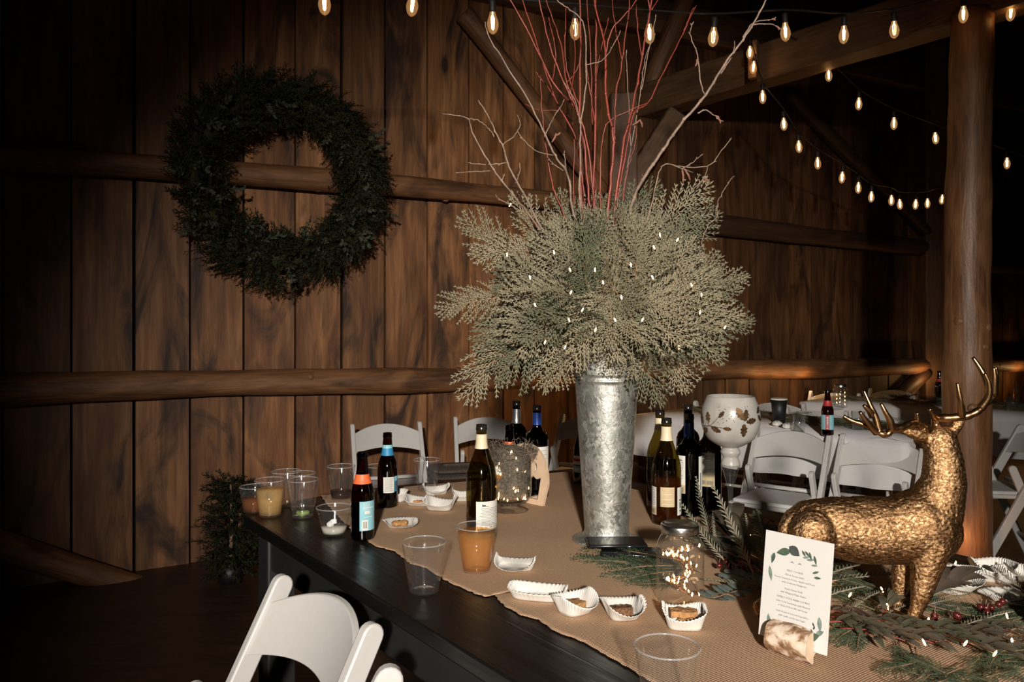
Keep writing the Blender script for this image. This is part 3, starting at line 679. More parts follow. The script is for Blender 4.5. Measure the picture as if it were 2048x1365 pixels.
def ice_big(t, r):
    q = Random(8)
    m = MB()
    for k in range(5): m.box((q.uniform(-.016, .016), q.uniform(-.016, .012), .062 + q.uniform(-.01, .012)), (.018, .018, .016), Matrix.Rotation(q.random() * 3, 3, 'X') @ Matrix.Rotation(q.random() * 3, 3, 'Z'))
    m.build('ice', M['water'], t, smooth=False, bevel=.003)
cup(508, 1026, .075, .042, .031, 'low plastic cup of brown drink at the table corner', drink='tea', level=.040)
cup(540, 1034, .105, .044, .032, 'plastic cup of cloudy yellow drink with ice at the table corner', drink='cloudy', level=.078, extra=ice_big)
cup(573, 1013, .105, .046, .031, 'empty plastic cup behind the cloudy yellow drink', drink='water', level=.008)
cup(601, 1018, .105, .045, .031, 'empty plastic cup behind the one with a lime slice')
cup(606, 1036, .108, .045, .031, 'plastic cup with a lime slice in clear meltwater', drink='water', level=.028, extra=slice_lime)
cup(668, 1071, .072, .047, .030, 'short plastic cup of milky meltwater and ice by the orange necked bottle', drink='milky', level=.021, extra=ice_lime)
cup(682, 1000, .105, .045, .031, 'plastic cup with a finger of dark cola, behind the orange necked bottle', drink='cola', level=.026)
cup(757, 978, .075, .044, .031, 'faint empty plastic cup beside the blue necked bottle')
cup(854, 984, .105, .046, .031, 'empty plastic cup at the far table edge behind the crumpled baking papers')
cup(848, 1186, .104, .0465, .031, 'empty plastic cup on the black table edge before the burlap')
cup(953, 1145, .102, .0465, .031, 'plastic cup full of amber drink in front of the white wine bottle', drink='whisky', level=.088)
C12 = Vector((.2170 + .006, 1.150, TH)); cup(0, 0, .102, .0465, .031, 'empty plastic cup nearest the camera, cut by the picture bottom', at=C12 + Vector((0, 0, .003)))

# ------------------------------------------------------------------ bottles
CAMA = lambda p: math.atan2(-p[1], -p[0])                           # direction from a thing back to the lens
def prof_interp(pr):
    def r(z):
        for (r0, z0), (r1, z1) in zip(pr, pr[1:]):
            if z0 <= z <= z1: return r0 + (r1 - r0) * (z - z0) / max(1e-9, z1 - z0)
        return pr[-1][0]
    return r
def dens(pr, n=5):
    pts = smoothpath([(a, 0, b) for a, b in pr], n); return [(max(0, p.x), p.z) for p in pts]
BURG = [(.030, 0.0), (.038, .003), (.0405, .010), (.0408, .06), (.0408, .14), (.0400, .165), (.034, .192), (.0245, .215), (.0178, .235), (.0150, .252), (.0143, .27), (.0140, .283)]
BORD = [(.030, 0.0), (.036, .003), (.0378, .010), (.0380, .06), (.0380, .175), (.0368, .193), (.031, .207), (.0215, .217), (.0160, .228), (.0142, .245), (.0140, .27), (.0138, .283)]
BEER = [(.024, 0.0), (.0285, .003), (.0303, .009), (.0305, .05), (.0305, .112), (.0292, .130), (.0245, .147), (.0190, .162), (.0162, .178), (.0145, .198), (.0132, .213)]
def bottle(kind, px, v, label, glass, at=None, capsule=None, cap=None, labels=(), level=.0, drinkmat='cola', h=None, group=None, tilt=None, scale=1.0):
    p = (at if at is not None else T(px, v)).copy(); p.z += .0035
    t = thing('beer_bottle' if kind == 'beer' else 'wine_bottle', label, 'bottle', p, 0, group)
    pr = {'burg': BURG, 'bord': BORD, 'beer': BEER}[kind]; rr = dens(pr); rf = prof_interp(rr); top = pr[-1][1]
    m = MB(); m.lathe([(0, .004), (.018, .003)] + rr, 40); m.build('glass', M[glass], t)
    m = MB()
    if kind == 'beer': lip = [(.0132, top), (.0142, top + .002), (.0144, top + .006), (.0134, top + .009), (.0136, top + .013), (.0132, top + .016), (.0095, top + .016), (.0095, top + .004)]
    else: lip = [(.0141, top), (.0150, top + .002), (.0150, top + .006), (.0142, top + .008), (.0141, top + .016), (.0108, top + .0165), (.0105, top + .002)]
    m.lathe(lip, 32); m.build('lip', M['capblack' if kind != 'beer' else glass], t)
    if level:
        m = MB(); m.lathe([(0, .006)] + [(max(.002, r - .003), z) for r, z in rr if .006 < z < level] + [(rf(level) - .003, level), (0, level)], 32); m.build('wine', M[drinkmat], t)
    if cap:                                                         # (material, z0, z1)
        m = MB(); zs = [lerp(cap[1], cap[2], k / 8) for k in range(9)]; m.lathe([(rf(z) + .0007, z) for z in zs], 36); m.build('neck_label' if kind == 'beer' else 'capsule', M[cap[0]], t)
    ca = CAMA(p)
    for (mat_, z0, z1, c, hw, prints) in labels:                    # angles in degrees from the side facing the lens
        m = MB(); a = ca + math.radians(c); m.patch(lambda z: rf(z) + .0006, z0, z1, a - math.radians(hw), a + math.radians(hw), 16, 6)
        lb = m.build('label', M[mat_], t)
        if prints:
            g = {}
            for (pm, pz0, pz1, pc, phw) in prints:
                mm = g.setdefault(pm, MB()); aa = a + math.radians(pc); mm.patch(lambda z: rf(z) + .0010, pz0, pz1, aa - math.radians(phw), aa + math.radians(phw), 6, 1)
            for pm, mm in g.items():
                mm.build('print', M[pm], lb)
    return t
def lines(z0, z1, n, c, hw, q, mat_='print', thick=.0009):
    out = []
    for i in range(n):
        z = lerp(z1, z0, i / max(1, n - 1)); k = q.uniform(.72, 1.0); out.append((mat_, z, z + thick, c - hw * (1 - k) * q.uniform(-1, 1) * .3, hw * k))
    return out
def barcode(z0, z1, c, w_, q, n=11):
    return [('print', z0, z1, c + w_ * (i / (n - 1) * 2 - 1), w_ / n * q.choice((.35, .6, .8))) for i in range(n)]
q = Random(17)
# angles: +c turns towards the lens's own right-hand side of the bottle (anticlockwise from above)
bottle('beer', 725, 1081, 'brown beer bottle with an orange neck label and pale blue label, at the table edge', 'amber', cap=('orange', .148, .172), level=.09, drinkmat='cola',
       labels=[('ltblue', .028, .104, 38, 52, [('paper', .030, .056, -26, 15)] + barcode(.034, .052, -26, 8, q, 9) + [('paper', .0865, .0885, -4, 30), ('paper', .0715, .0795, -14, 14), ('paper', .0630, .0645, -8, 22)] + [('print', .060, .075, 38, 5), ('red', .050, .056, 36, 4)] + lines(.082, .100, 8, -18, 20, q, 'paper', .0007))])
bottle('beer', 775, 1016, 'brown beer bottle with a blue neck label, behind the baking papers', 'amber', cap=('blue', .160, .182), level=.06,
       labels=[('paper', .048, .096, 8, 32, lines(.052, .092, 14, 0, 27, q)), ('blue', .050, .098, 62, 20, [('ltblue', .084, .097, 0, 18), ('print', .055, .080, -4, 10)]), ('ltblue', .182, .1925, 0, 170, [])])
bottle('burg', 963, 1077, 'empty green-brown white wine bottle with cream foil, behind the amber drink', 'olive', cap=('cream', .236, .274),
       labels=[('paper', .030, .102, 36, 56, [('print', .0900, .0935, -27, 7), ('print', .0935, .0965, -31, 1.2), ('print', .0890, .0903, -21, 12)] + lines(.040, .084, 12, 0, 44, q) + [('beige', .031, .037, 0, 55)])])
bottle('burg', 1333, 1050, 'wine bottle with cream foil standing foremost of the group by the jar', 'olive', cap=('cream', .236, .276), level=.13, drinkmat='tea',
       labels=[('paper', .030, .108, -66, 24, lines(.058, .103, 11, 2, 18, q) + [('beige', .031, .052, 0, 24)] + barcode(.034, .046, 2, 14, q, 9)), ('paper', .030, .108, 72, 26, [('print', .050, .066, -8, 5), ('print', .070, .074, -6, 9), ('print', .040, .044, -6, 8)]), ('beige', .055, .110, 4, 28, [('cream', .062, .0635, 0, 20), ('cream', .075, .0765, 0, 22), ('cream', .09, .0915, 0, 18)])])
bottle('burg', 1320, 1017, 'wine bottle with cream foil half hidden behind its twin, next to the vase', 'olive', cap=('cream', .236, .276), level=.06, drinkmat='tea')
bottle('bord', 1378, 1033, 'dark wine bottle with a blue foil neck and cream back label', 'darkglass', cap=('bluefoil', .232, .274), level=.16,
       labels=[('paper', .070, .180, -48, 32, lines(.108, .165, 13, 0, 24, q) + [('print', .1660, .1685, 6, 10), ('beige', .071, .095, 0, 32)] + barcode(.074, .088, 8, 15, q)), ('paper', .06, .178, 62, 16, [('print', .08, .13, -5, 3)])])
bottle('bord', 1417, 1026, 'dark wine bottle with a barcode label under the frosted goblet', 'darkglass', level=.16,
       labels=[('paper', .118, .182, -10, 38, lines(.124, .176, 12, 0, 31, q) + [('print', .1765, .179, -18, 10)]), ('beige', .082, .118, -10, 38, barcode(.088, .100, 4, 25, q, 14))])
bottle('bord', 1376, 993, 'dark wine bottle whose bare neck shows above the blue foil', 'darkglass', level=.1)
bottle('beer', 1021, 0, 'brown beer bottle with an orange neck label behind the moss filled glass', 'amber', at=Vector(((1019 - CU) * 2.66 / F, 2.66, TH)), cap=('orange', .150, .176))
bottle('bord', 1032, 0, 'dark bottle with silver foil behind the moss filled glass', 'darkglass', at=Vector(((1033 - CU) * 2.81 / F, 2.81, TH - .004)), cap=('silverfoil', .222, .2715))
bottle('bord', 1074, 996, 'dark wine bottle with a blue foil neck behind the wooden number', 'darkglass', level=.17, cap=('bluefoil', .236, .276), labels=[('paper', .075, .168, 10, 62, lines(.09, .155, 6, 0, 50, q))])
bottle('beer', 1164, 968, 'brown beer bottle mostly hidden behind the vase', 'amber', level=.1, labels=[('ltblue', .040, .064, -40, 60, [('paper', .046, .056, 0, 24)]), ('paper', .068, .1, -40, 60, [('red', .08, .09, 0, 30)])])

# ------------------------------------------------------------------ frosted goblet
g0 = T(1461, 1098); g0.z += .004
t = thing('candle_goblet', 'tall stemmed goblet with a frosted bowl and bronze holly print', 'candle holder', g0)
bowl = dens([(.026, .256), (.038, .262), (.058, .277), (.0700, .303), (.0735, .326), (.0705, .352), (.0620, .376), (.0585, .383)], 6)
bowl_in = [(r - .0025, z) for r, z in bowl[::-1]]
m = MB(); m.lathe(bowl + bowl_in, 48); bw = m.build('bowl', M['frost'], t)
m = MB(); m.lathe(dens([(.021, .206), (.024, .211), (.021, .222), (.019, .228), (.024, .238), (.0245, .244), (.020, .252), (.026, .2565)], 4), 32); m.build('knop', M['frost'], t)
m = MB(); m.lathe([(0, 0), (.045, 0), (.046, .003), (.030, .007), (.012, .014), (.0075, .03)] + dens([(.0065, .05), (.006, .10), (.0068, .145), (.011, .165), (.018, .19), (.0235, .203), (.0235, .211), (.0195, .2165), (.0205, .20)], 4), 28); m.build('stem', M['glass'], t)
rb_ = prof_interp(bowl); ca = CAMA(g0); m = MB()
def holly(m, a0, z0, ang, L):
    """one holly leaf lying on the bowl: angle a0 (degrees off the lens side), height z0"""
    n = 9; rm_ = .0705; L_, Rr_ = [], []
    for i in range(n):
        s = i / (n - 1); wd = L * .30 * math.sin(PI * s) ** .7 * (1 if i % 2 else .62)
        for side, lst in ((1, L_), (-1, Rr_)):
            x = s * L * math.cos(ang) - side * wd * math.sin(ang); z = s * L * math.sin(ang) + side * wd * math.cos(ang); zz = z0 + z; a = ca + math.radians(a0) + x / rm_
            lst.append(((rb_(zz) + .0012) * math.cos(a), (rb_(zz) + .0012) * math.sin(a), zz))
    m.add(L_ + Rr_, [(i, n + i, n + i + 1, i + 1) for i in range(n - 1)])
def vine(m, pts):
    P_ = []
    for a0, z in pts: a = ca + math.radians(a0); P_.append(((rb_(z) + .0012) * math.cos(a), (rb_(z) + .0012) * math.sin(a), z))
    m.tube(smoothpath(P_, 4), .0007, 4)
for a0, z, an, L in ((-45, .318, 1.75, .030), (-62, .316, 2.2, .034), (-50, .305, 3.6, .028), (-40, .309, -.35, .028), (-14, .309, -.1, .020), (-22, .335, .9, .02), (24, .330, 2.0, .034), (27, .327, 1.35, .03), (30, .325, .15, .030), (25, .321, -1.45, .034), (60, .345, .6, .026), (62, .34, -.7, .024), (95, .32, 1.2, .03), (130, .33, 1.9, .03), (165, .31, 1, .03), (200, .33, 2, .03), (240, .32, .7, .03)): holly(m, a0, z, an, L)
vine(m, [(-64, .310), (-44, .312), (-30, .325), (-14, .352)]); vine(m, [(-44, .312), (-30, .311), (-12, .309)]); vine(m, [(-44, .312), (-48, .325), (-46, .335)])
for k in range(46):
    a0 = q.uniform(-34, 40); z = q.uniform(.318, .366); a = ca + math.radians(a0); r = rb_(z) + .0008; c = Vector((r * math.cos(a), r * math.sin(a), z)); nn = Vector((math.cos(a), math.sin(a), 0)); m.tube([c, c + nn * .0008], [.0014 * q.uniform(.4, 1), .0004], 6)
m.build('holly_print', M['holly'], bw)

# ------------------------------------------------------------------ mason jar with a light string inside
j0 = T(1360, 1206); j0.z += .004
t = thing('mason_jar', 'clear screw top jar with tiny warm lights inside, in front of the wine bottles', 'jar', j0)
jar = dens([(.030, 0), (.043, .002), (.0475, .010), (.048, .03), (.048, .10), (.0465, .116), (.0405, .130), (.0355, .137), (.035, .145)], 5)
m = MB(); m.lathe([(0, .003)] + jar, 44); m.build('jar_glass', M['glass'], t)
m = MB(); n = 88; zs = [(.0368, .139), (.0382, .1395), (.0376, .1425), (.0384, .145), (.0384, .1555), (.0374, .1575), (.036, .158)]
vs = []
for i, (r, z) in enumerate(zs):
    for k in range(n): rr = r + (.0004 if (k % 2 and 2 < i < 5) else 0); vs.append((rr * math.cos(2 * PI * k / n), rr * math.sin(2 * PI * k / n), z))
m.add(vs, [(i * n + k, i * n + (k + 1) % n, (i + 1) * n + (k + 1) % n, (i + 1) * n + k) for i in range(len(zs) - 1) for k in range(n)])
m.lathe([(.036, .158), (.0325, .158), (.0315, .1565), (0, .1563)], 44); m.build('screw_lid', M['steel'], t)
def light_string(label, base, wire, lamps, ln=.008, group=None, wr=.0006, lr=.0017):
    t = thing('fairy_light_string', label, 'string lights', base, 0, group)
    m = MB(); m.tube(smoothpath([Vector(p) - Vector(base) for p in wire], 4), wr, 4); m.build('wire', M['copper'], t)
    src = None
    for p in lamps:
        p = Vector(p) - Vector(base)
        if src is None:
            m = MB(); m.tube([(0, 0, ln * .5), (.0002, 0, ln * .3), (0, 0, 0), (-.0002, 0, -ln * .35), (0, 0, -ln * .5)], [lr * .3, lr * .8, lr, lr * .8, lr * .25], 8); src = m.build('lamp', M['led'], t); o = src
        else: o = src.copy(); COL.objects.link(o)
        o.location = p; o.rotation_euler = (q.uniform(-.5, .5), q.uniform(-.5, .5), 0)
    return t
wire, lamps = [], []
for i in range(46):
    a = i * 1.9 + q.uniform(-.4, .4); r = q.uniform(.012, .040); z = .012 + (i * 7 % 46) / 46 * .105
    p = j0 + Vector((r * math.cos(a), r * math.sin(a), z)); wire.append(p); lamps.append(p + Vector((0, 0, .003)))
light_string('coil of tiny warm lights on copper wire inside the screw top jar', j0 + Vector((0, 0, .006)), wire, lamps)

# ------------------------------------------------------------------ hurricane glass with moss, ornament, lights
h0 = T(1020, 1024); h0.z += .004
t = thing('hurricane_glass', 'footed glass vase stuffed with grey moss and tiny lights', 'vase', h0)
hp = dens([(.040, .026), (.056, .034), (.0645, .048), (.066, .075), (.066, .130), (.067, .155), (.075, .172), (.088, .184)], 5)
m = MB(); m.lathe([(0, .022), (.03, .023)] + hp + [(.086, .185)], 44); m.build('glass_body', M['glass'], t)
m = MB(); m.lathe(dens([(0, 0), (.045, 0), (.056, .002), (.057, .005), (.045, .008), (.026, .012), (.022, .018), (.034, .024), (0, .024)], 4), 40); m.build('glass_foot', M['glass'], t)
t2 = thing('moss_filling', 'nest of curly grey moss filling the footed glass vase', 'moss', h0 + Vector((0, 0, .06))); t2['kind'] = 'stuff'
m = MB(); hf = prof_interp(hp)
m.lathe([(0, -.025)] + [(hf(z) - .012, z - .06) for z in (.036, .05, .08, .12, .15, .165)] + [(.050, .125), (.025, .135), (0, .138)], 30)
for i in range(900):
    z = q.uniform(.045, .205); a = q.uniform(0, 2 * PI); rmax = hf(min(z, .165)) - .004 if z < .17 else .074 * math.sqrt(max(.05, 1 - ((z - .165) / .05) ** 2))
    c = Vector((rmax * math.cos(a), rmax * math.sin(a), z - .06)); tn = Vector((-math.sin(a), math.cos(a), 0)); L = q.uniform(.008, .022); ph = q.uniform(0, 6); up = q.uniform(-1, 1)
    if z > .165: L *= 1.3
    pts = [c + (tn * math.cos(ph + k * .9) + Vector((0, 0, 1)) * math.sin(ph + k * .9)) * L * .5 + tn * L * .3 * k * .4 + (Vector((math.cos(a), math.sin(a), .4)) * .004 * k if z > .165 else Vector((0, 0, 0))) for k in range(4)]
    m.tube(pts, .0008, 3, False)
m.build('moss', M['moss'], t2)
op = h0 + Vector((-.036, -.0365, .118)); t3 = thing('acorn_ornament', 'orange and white egg shaped ornament pressed inside the moss glass', 'ornament', op)
m = MB(); m.lathe([(.0158 * math.sin(PI * k / 16), .026 * -math.cos(PI * k / 16)) for k in range(9)], 20); m.build('orange_half', M['ornament'], t3)
m = MB(); m.lathe([(.0160 * math.sin(PI * k / 16), .026 * -math.cos(PI * k / 16)) for k in range(8, 17)], 20); m.build('white_half', M['paper'], t3)
wire, lamps = [], []
for i in range(26):
    a = CAMA(h0) + q.uniform(-1.35, 1.35); z = q.uniform(.034, .085) if i < 18 else q.uniform(.09, .19); r = hf(min(z, .17)) - .006
    p = h0 + Vector((r * math.cos(a), r * math.sin(a), z)); wire.append(p); lamps.append(p)
wire.sort(key=lambda p: p.z); light_string('tiny warm lights on copper wire low in the moss filled glass', h0 + Vector((0, 0, .03)), wire, lamps)

# ------------------------------------------------------------------ wooden number plaque behind the moss glass
def cutout(m, loops, th, o, ex, ey):
    """a board with holes: closed outlines in the plane (o, ex, ey), th thick"""
    cu = bpy.data.curves.new('c', 'CURVE'); cu.dimensions = '2D'; cu.fill_mode = 'BOTH'; cu.extrude = th / 2
    for lp in loops:
        sp = cu.splines.new('POLY'); sp.points.add(len(lp) - 1); sp.use_cyclic_u = True
        for pt, (x, y) in zip(sp.points, lp): pt.co = (x, y, 0, 1)
    ob = bpy.data.objects.new('c', cu); COL.objects.link(ob)
    me = bpy.data.meshes.new_from_object(ob.evaluated_get(bpy.context.evaluated_depsgraph_get()))
    o, ex, ey = Vector(o), Vector(ex), Vector(ey); n = ex.cross(ey).normalized()
    m.add([o + ex * v.co.x + ey * v.co.y + n * v.co.z for v in me.vertices], [tuple(p.vertices) for p in me.polygons])
    bpy.data.objects.remove(ob); bpy.data.curves.remove(cu); bpy.data.meshes.remove(me)
n0 = T(1052, 1008); n0.z += .004
t = thing('number_plaque', 'arched pale wood table number cut out of board, beside the moss glass', 'table number', n0)
wv = Vector((.72, -.694, 0)).normalized(); upv = Vector((.02, .06, 1)).normalized()
def egg(w0, w1, h, n=14):
    out = [(-w0, 0), (w0, 0)]
    for k in range(n + 1):
        s = k / n; y = .07 + (h - .07) * math.sin(s * PI / 2); x = w1 * math.cos(s * PI / 2) ** .85; out.append((x, y))
    return out + [(-x, y) for x, y in out[::-1][1:-2]]
def oval(cx, cy, rx, ry, n=14): return [(cx + rx * math.cos(2 * PI * k / n), cy + ry * math.sin(2 * PI * k / n)) for k in range(n)]
win = [(-.054, .017), (.054, .017), (.066, .086)] + [(.066 - .132 * k / 24, .086 - .010 * abs(math.sin(PI * 4 * k / 24)) + .004) for k in range(1, 24)] + [(-.066, .086)]
m = MB(); cutout(m, [egg(.074, .093, .186), win, oval(.040, .116, .0085, .017), [(.036, .142), (.050, .139), (.040, .155)], oval(-.004, .116, .006, .018), [(-.05, .104), (-.028, .104), (-.03, .14), (-.046, .13)]], .011, (0, 0, 0), wv, upv)
o = m.build('plaque_board', M['plywood'], t, smooth=False)
m = MB(); m.box(tuple(Vector((.02, .03, .006))), (.012, .075, .012), Matrix.Rotation(-.75, 3, 'Z')); m.build('foot', M['plywood'], t, smooth=False)
# ------------------------------------------------------------------ paper baking cups
def liner(u, v, a, b, h, rot, label, seed, flare=.020, squash=3.2, filling=None, uneven=.3, tall=0.0, cat='baking cup', group='paper baking cups on the runner', z=0.0):
    p = T(u, v); p.z += .0045 + z; q = Random(seed); t = thing('baking_cup', label, cat, p, math.radians(rot), group)
    n = 200; ph = [q.uniform(0, 6.28) for _ in range(4)]; rows = 7; vs = []
    def se(an, rx, ry, k): c, s = math.cos(an), math.sin(an); r = (abs(c) ** k + abs(s) ** k) ** (-1 / k); return r * c * rx, r * s * ry
    for j in range(rows):
        f = j / (rows - 1)
        for i in range(n):
            an = 2 * PI * i / n; pl = math.cos(an * 46)
            side = .55 + .45 * math.sin(2 * an + ph[0]) * uneven + .25 * uneven * math.sin(3 * an + ph[1])
            hh = h * (1 - uneven * .5 + uneven * .5 * math.cos(2 * an + tall)) * (1 + .10 * math.sin(3 * an + ph[2]))
            fl = flare * (1 + uneven * math.cos(2 * an + tall + PI)) + .0034 * pl * f * max(0, .5 + .7 * math.cos(2 * an + ph[3]))
            x, y = se(an, a, b, squash); k = 1 + (fl * f ** 1.1) / math.hypot(x, y)
            vs.append((x * k, y * k, hh * f + .0008 * pl * f))
    m = MB(); m.add(vs, [(j * n + i, j * n + (i + 1) % n, (j + 1) * n + (i + 1) % n, (j + 1) * n + i) for j in range(rows - 1) for i in range(n)])
    c0 = len(m.v); m.add([(0, 0, .0004)], []); m.f += [(c0, (i + 1) % n, i) for i in range(n)]
    o = m.build('paper', M['liner'], t); so = o.modifiers.new('s', 'SOLIDIFY'); so.thickness = .0004
    if filling: filling(t, a, b, q)
    return t
def crumbs(mat, sx, sy, sz, nlump=14, oz=.004, ox=0, oy=0, name='cake'):
    def fn(t, a, b, q):
        m = MB()
        for k in range(nlump):
            c = Vector((ox + q.uniform(-sx, sx), oy + q.uniform(-sy, sy), oz + q.uniform(0, sz))); r = q.uniform(.005, .010)
            m.capsule([c, c + Vector((q.uniform(-.006, .006), q.uniform(-.006, .006), q.uniform(.0, .004)))], [r, r * .75], 8)
        m.build(name, M[mat], t)
    return fn
def slab(mat, sx, sy, sz, ox=0, oy=0, rot=0, icing=False):
    def fn(t, a, b, q):
        m = MB(); n = 9
        def f(x, y): X = (x * 2 - 1) * sx; Y = (y * 2 - 1) * sy; return Vector((X, Y, 0))
        def top(x, y): p = f(x, y); return (ox + p.x + q.uniform(-.0012, .0012), oy + p.y + q.uniform(-.0012, .0012), .004 + sz + q.uniform(-.0015, .0015))
        m.grid(n, n, top); k = n * n
        ring = [i for i in range(n)] + [n - 1 + n * j for j in range(1, n)] + [n * n - 2 - i for i in range(n - 1)] + [n * (n - 2 - j) for j in range(n - 2)]
        b0 = len(m.v); m.v += [(m.v[i][0] * .96 + q.uniform(-.001, .001), m.v[i][1] * .96, .0015) for i in ring]; N = len(ring)
        m.f += [(ring[(i + 1) % N], ring[i], b0 + i, b0 + (i + 1) % N) for i in range(N)]
        m.build('cake_square', M[mat], t, auto=50)
        if icing: crumbs('cream_icing', sx * .8, .010, .004, 18, .004, ox, oy - sy - .006, 'icing')(t, a, b, q); crumbs('cake', sx * .7, .006, .003, 8, .010, ox, oy - sy - .010, 'cake_crumbs')(t, a, b, q)
    return fn
liner(1031, 1140, 0.0408, 0.0260, 0.0305, -10, 'empty crumpled paper baking cup beside the amber drink', 1, .016, 2.6, None, .75)
liner(1075, 1199, 0.0510, 0.0270, 0.0232, -14, 'long oval empty paper baking cup, leftmost of the front row', 2, .013, 3.0, None, .25)
liner(1149, 1228, 0.0286, 0.0260, 0.0391, 35, 'paper baking cup holding a plain pale cake corner', 3, .016, 3.2, slab('cake', .019, .016, .014, .002, .004), .45)
liner(1245, 1238, 0.0275, 0.0260, 0.0377, 10, 'paper baking cup with a seeded chocolate crust left in it', 4, .017, 3.2, slab('darkcake', .021, .010, .014, -.002, .002), .5)
liner(1368, 1256, 0.0316, 0.0290, 0.0391, -6, 'paper baking cup with a brown cake square and white icing, below the jar', 5, .012, 3.6, slab('cake', .025, .013, .022, 0, .008, icing=True), .4)
liner(800, 1056, 0.0326, 0.0280, 0.0203, 20, 'spread open paper baking cup with brown crumb cake, beside the blue labelled bottle', 6, .022, 2.4, crumbs('cake', .015, .010, .006, 24), .5)
liner(786, 1005, 0.0367, 0.0260, 0.0377, 8, 'plain paper baking cup behind the blue necked bottle', 7, .012, 2.8, None, .3)
liner(838, 1012, 0.0337, 0.0260, 0.0290, -8, 'paper baking cup with a pale cake strip at the far side of the runner', 8, .018, 2.8, slab('cake', .020, .007, .006, .002, .004), .5)
liner(880, 1022, 0.0367, 0.0280, 0.0406, -12, 'large empty paper baking cup left of the white wine bottle', 9, .018, 3.0, None, .5, z=.001)
liner(872, 990, 0.0347, 0.0250, 0.0348, 14, 'crumpled empty paper baking cup farthest back behind the white wine bottle', 10, .014, 2.8, None, .6)
liner(928, 1003, 0.0306, 0.0260, 0.0391, 5, 'empty paper baking cup tucked behind the white wine bottle', 11, .014, 2.8, None, .5)
liner(1908, 1185, 0.0388, 0.0300, 0.0493, 28, 'tall pleated empty paper baking cup leaning by the stag front leg', 12, .020, 2.2, None, .45)
liner(1985, 1163, 0.0326, 0.0280, 0.0435, -5, 'paper baking cup with a browned pastry end, right of the stag', 13, .018, 2.4, slab('cake', .020, .007, .010, 0, .004), .3)
liner(2030, 1172, 0.0306, 0.0270, 0.0406, 14, 'empty paper baking cup at the picture edge beyond the pastry', 14, .016, 2.4, None, .4)
liner(2018, 1208, 0.0306, 0.0260, 0.0174, 25, 'flattened empty paper baking cup under the leafy stem at the picture edge', 15, .022, 2.2, None, .4)

# ------------------------------------------------------------------ two phones at the vase foot
def phone(c, rz, tiltx, label, L=.146, W=.072, th=.0085, lens=False):
    t = thing('mobile_phone', label, 'phone', c); t.rotation_euler = (tiltx[0], tiltx[1], rz)
    m = MB(); m.box((0, 0, th / 2), (L, W, th)); m.build('body', M['phone'], t, smooth=False, bevel=.003)
    m = MB(); m.box((0, 0, th + .0002), (L - .010, W - .006, .0005)); m.build('screen', M['phone'], t, smooth=False)
    m = MB(); m.tube([(.018, -W / 2 - .0003, th / 2), (.040, -W / 2 - .0003, th / 2)], .0011, 8); m.build('side_button', M['steel'], t)
    return t
pc = T(1262, 1113); pc.z = TH + .006; phone(pc, math.radians(-8), (0, 0), 'black phone underneath, its silver edge towards the camera')
pc = T(1232, 1104); pc.z = TH + .0190; phone(pc, math.radians(2), (.03, 0), 'black phone lying on top, screen up at the foot of the vase')

# ------------------------------------------------------------------ menu card in its birch log holder
BL = Vector((.4327, 1.404, .785)); lt = Vector((.67, -.744, 0)).normalized(); up = Vector((.104, .093, .989)).normalized(); CW, CHT = .125, .181
t = thing('menu_card', 'white menu card with printed green leaves standing in a birch log', 'menu card', BL)
nn = lt.cross(up).normalized()                                      # towards the lens or away
front = 1 if nn.dot(Vector((0, 0, CZ)) - BL) > 0 else -1
m = MB(); m.plate([(0, 0), (CW, 0), (CW, CHT), (0, CHT)], nn * (-.0006 * front), lt, up, .0010 * 1); card = m.build('card', M['menu'], t, smooth=False)
LF = nn * front * .0010
def cl(x, y): return LF + lt * x + up * y
def leaf2(m, x, y, ang, L, wd):
    n = 7; a, b = [], []
    for i in range(n):
        s = i / (n - 1); w_ = wd * math.sin(PI * s ** .85)
        cx, cy = x + math.cos(ang) * L * s, y + math.sin(ang) * L * s; a.append(cl(cx - math.sin(ang) * w_, cy + math.cos(ang) * w_)); b.append(cl(cx + math.sin(ang) * w_, cy - math.cos(ang) * w_))
    m.add(a + b, [(i, i + 1, n + i + 1, n + i) for i in range(n - 1)])
g = {'leafink': MB(), 'leafink_pale': MB(), 'leafink_dark': MB()}
H = CHT
for k, x, y, an, L, wd in (('leafink', .050, H - .027, 3.45, .028, .0065), ('leafink_dark', .046, H - .020, -.55, .024, .0085), ('leafink', .020, H - .036, -1.8, .020, .0035), ('leafink_pale', .012, H - .060, -1.35, .026, .0035), ('leafink_pale', .020, H - .036, -2.2, .012, .002),
                           ('leafink', .070, H - .022, -.9, .012, .002), ('leafink', .075, H - .022, -.7, .014, .002), ('leafink', .083, H - .022, -1.2, .014, .002), ('leafink_pale', .072, H - .034, .3, .014, .002), ('leafink_pale', .079, H - .036, .2, .016, .0022), ('leafink', .092, H - .026, -1.25, .016, .0022), ('leafink_pale', .088, H - .043, .1, .012, .0018), ('leafink', .091, H - .056, .45, .013, .002), ('leafink', .094, H - .062, .1, .013, .0022),
                           ('leafink_pale', .016, .040, -1.4, .026, .0035), ('leafink_pale', .024, .030, -1.0, .022, .003), ('leafink_pale', .040, .018, .9, .014, .003), ('leafink_pale', .046, .016, 1.2, .012, .0025), ('leafink', .084, .016, .45, .030, .0075), ('leafink_dark', .078, .018, -.35, .026, .006), ('leafink_pale', .108, .058, -1.45, .024, .004), ('leafink_pale', .104, .028, .6, .016, .004), ('leafink_dark', .100, .040, 2.0, .007, .0015), ('leafink_dark', .099, .035, 1.2, .007, .0015), ('leafink_dark', .098, .030, 2.2, .006, .0014),
                           ('leafink_dark', .060, .014, 1.9, .009, .0018), ('leafink_dark', .064, .014, 1.4, .010, .0018), ('leafink_dark', .068, .015, 1.0, .008, .0018)): leaf2(g[k], x, y, an, L, wd)
for k in g: g[k].build('printed_leaves', M[k], card, smooth=False)
m = MB()
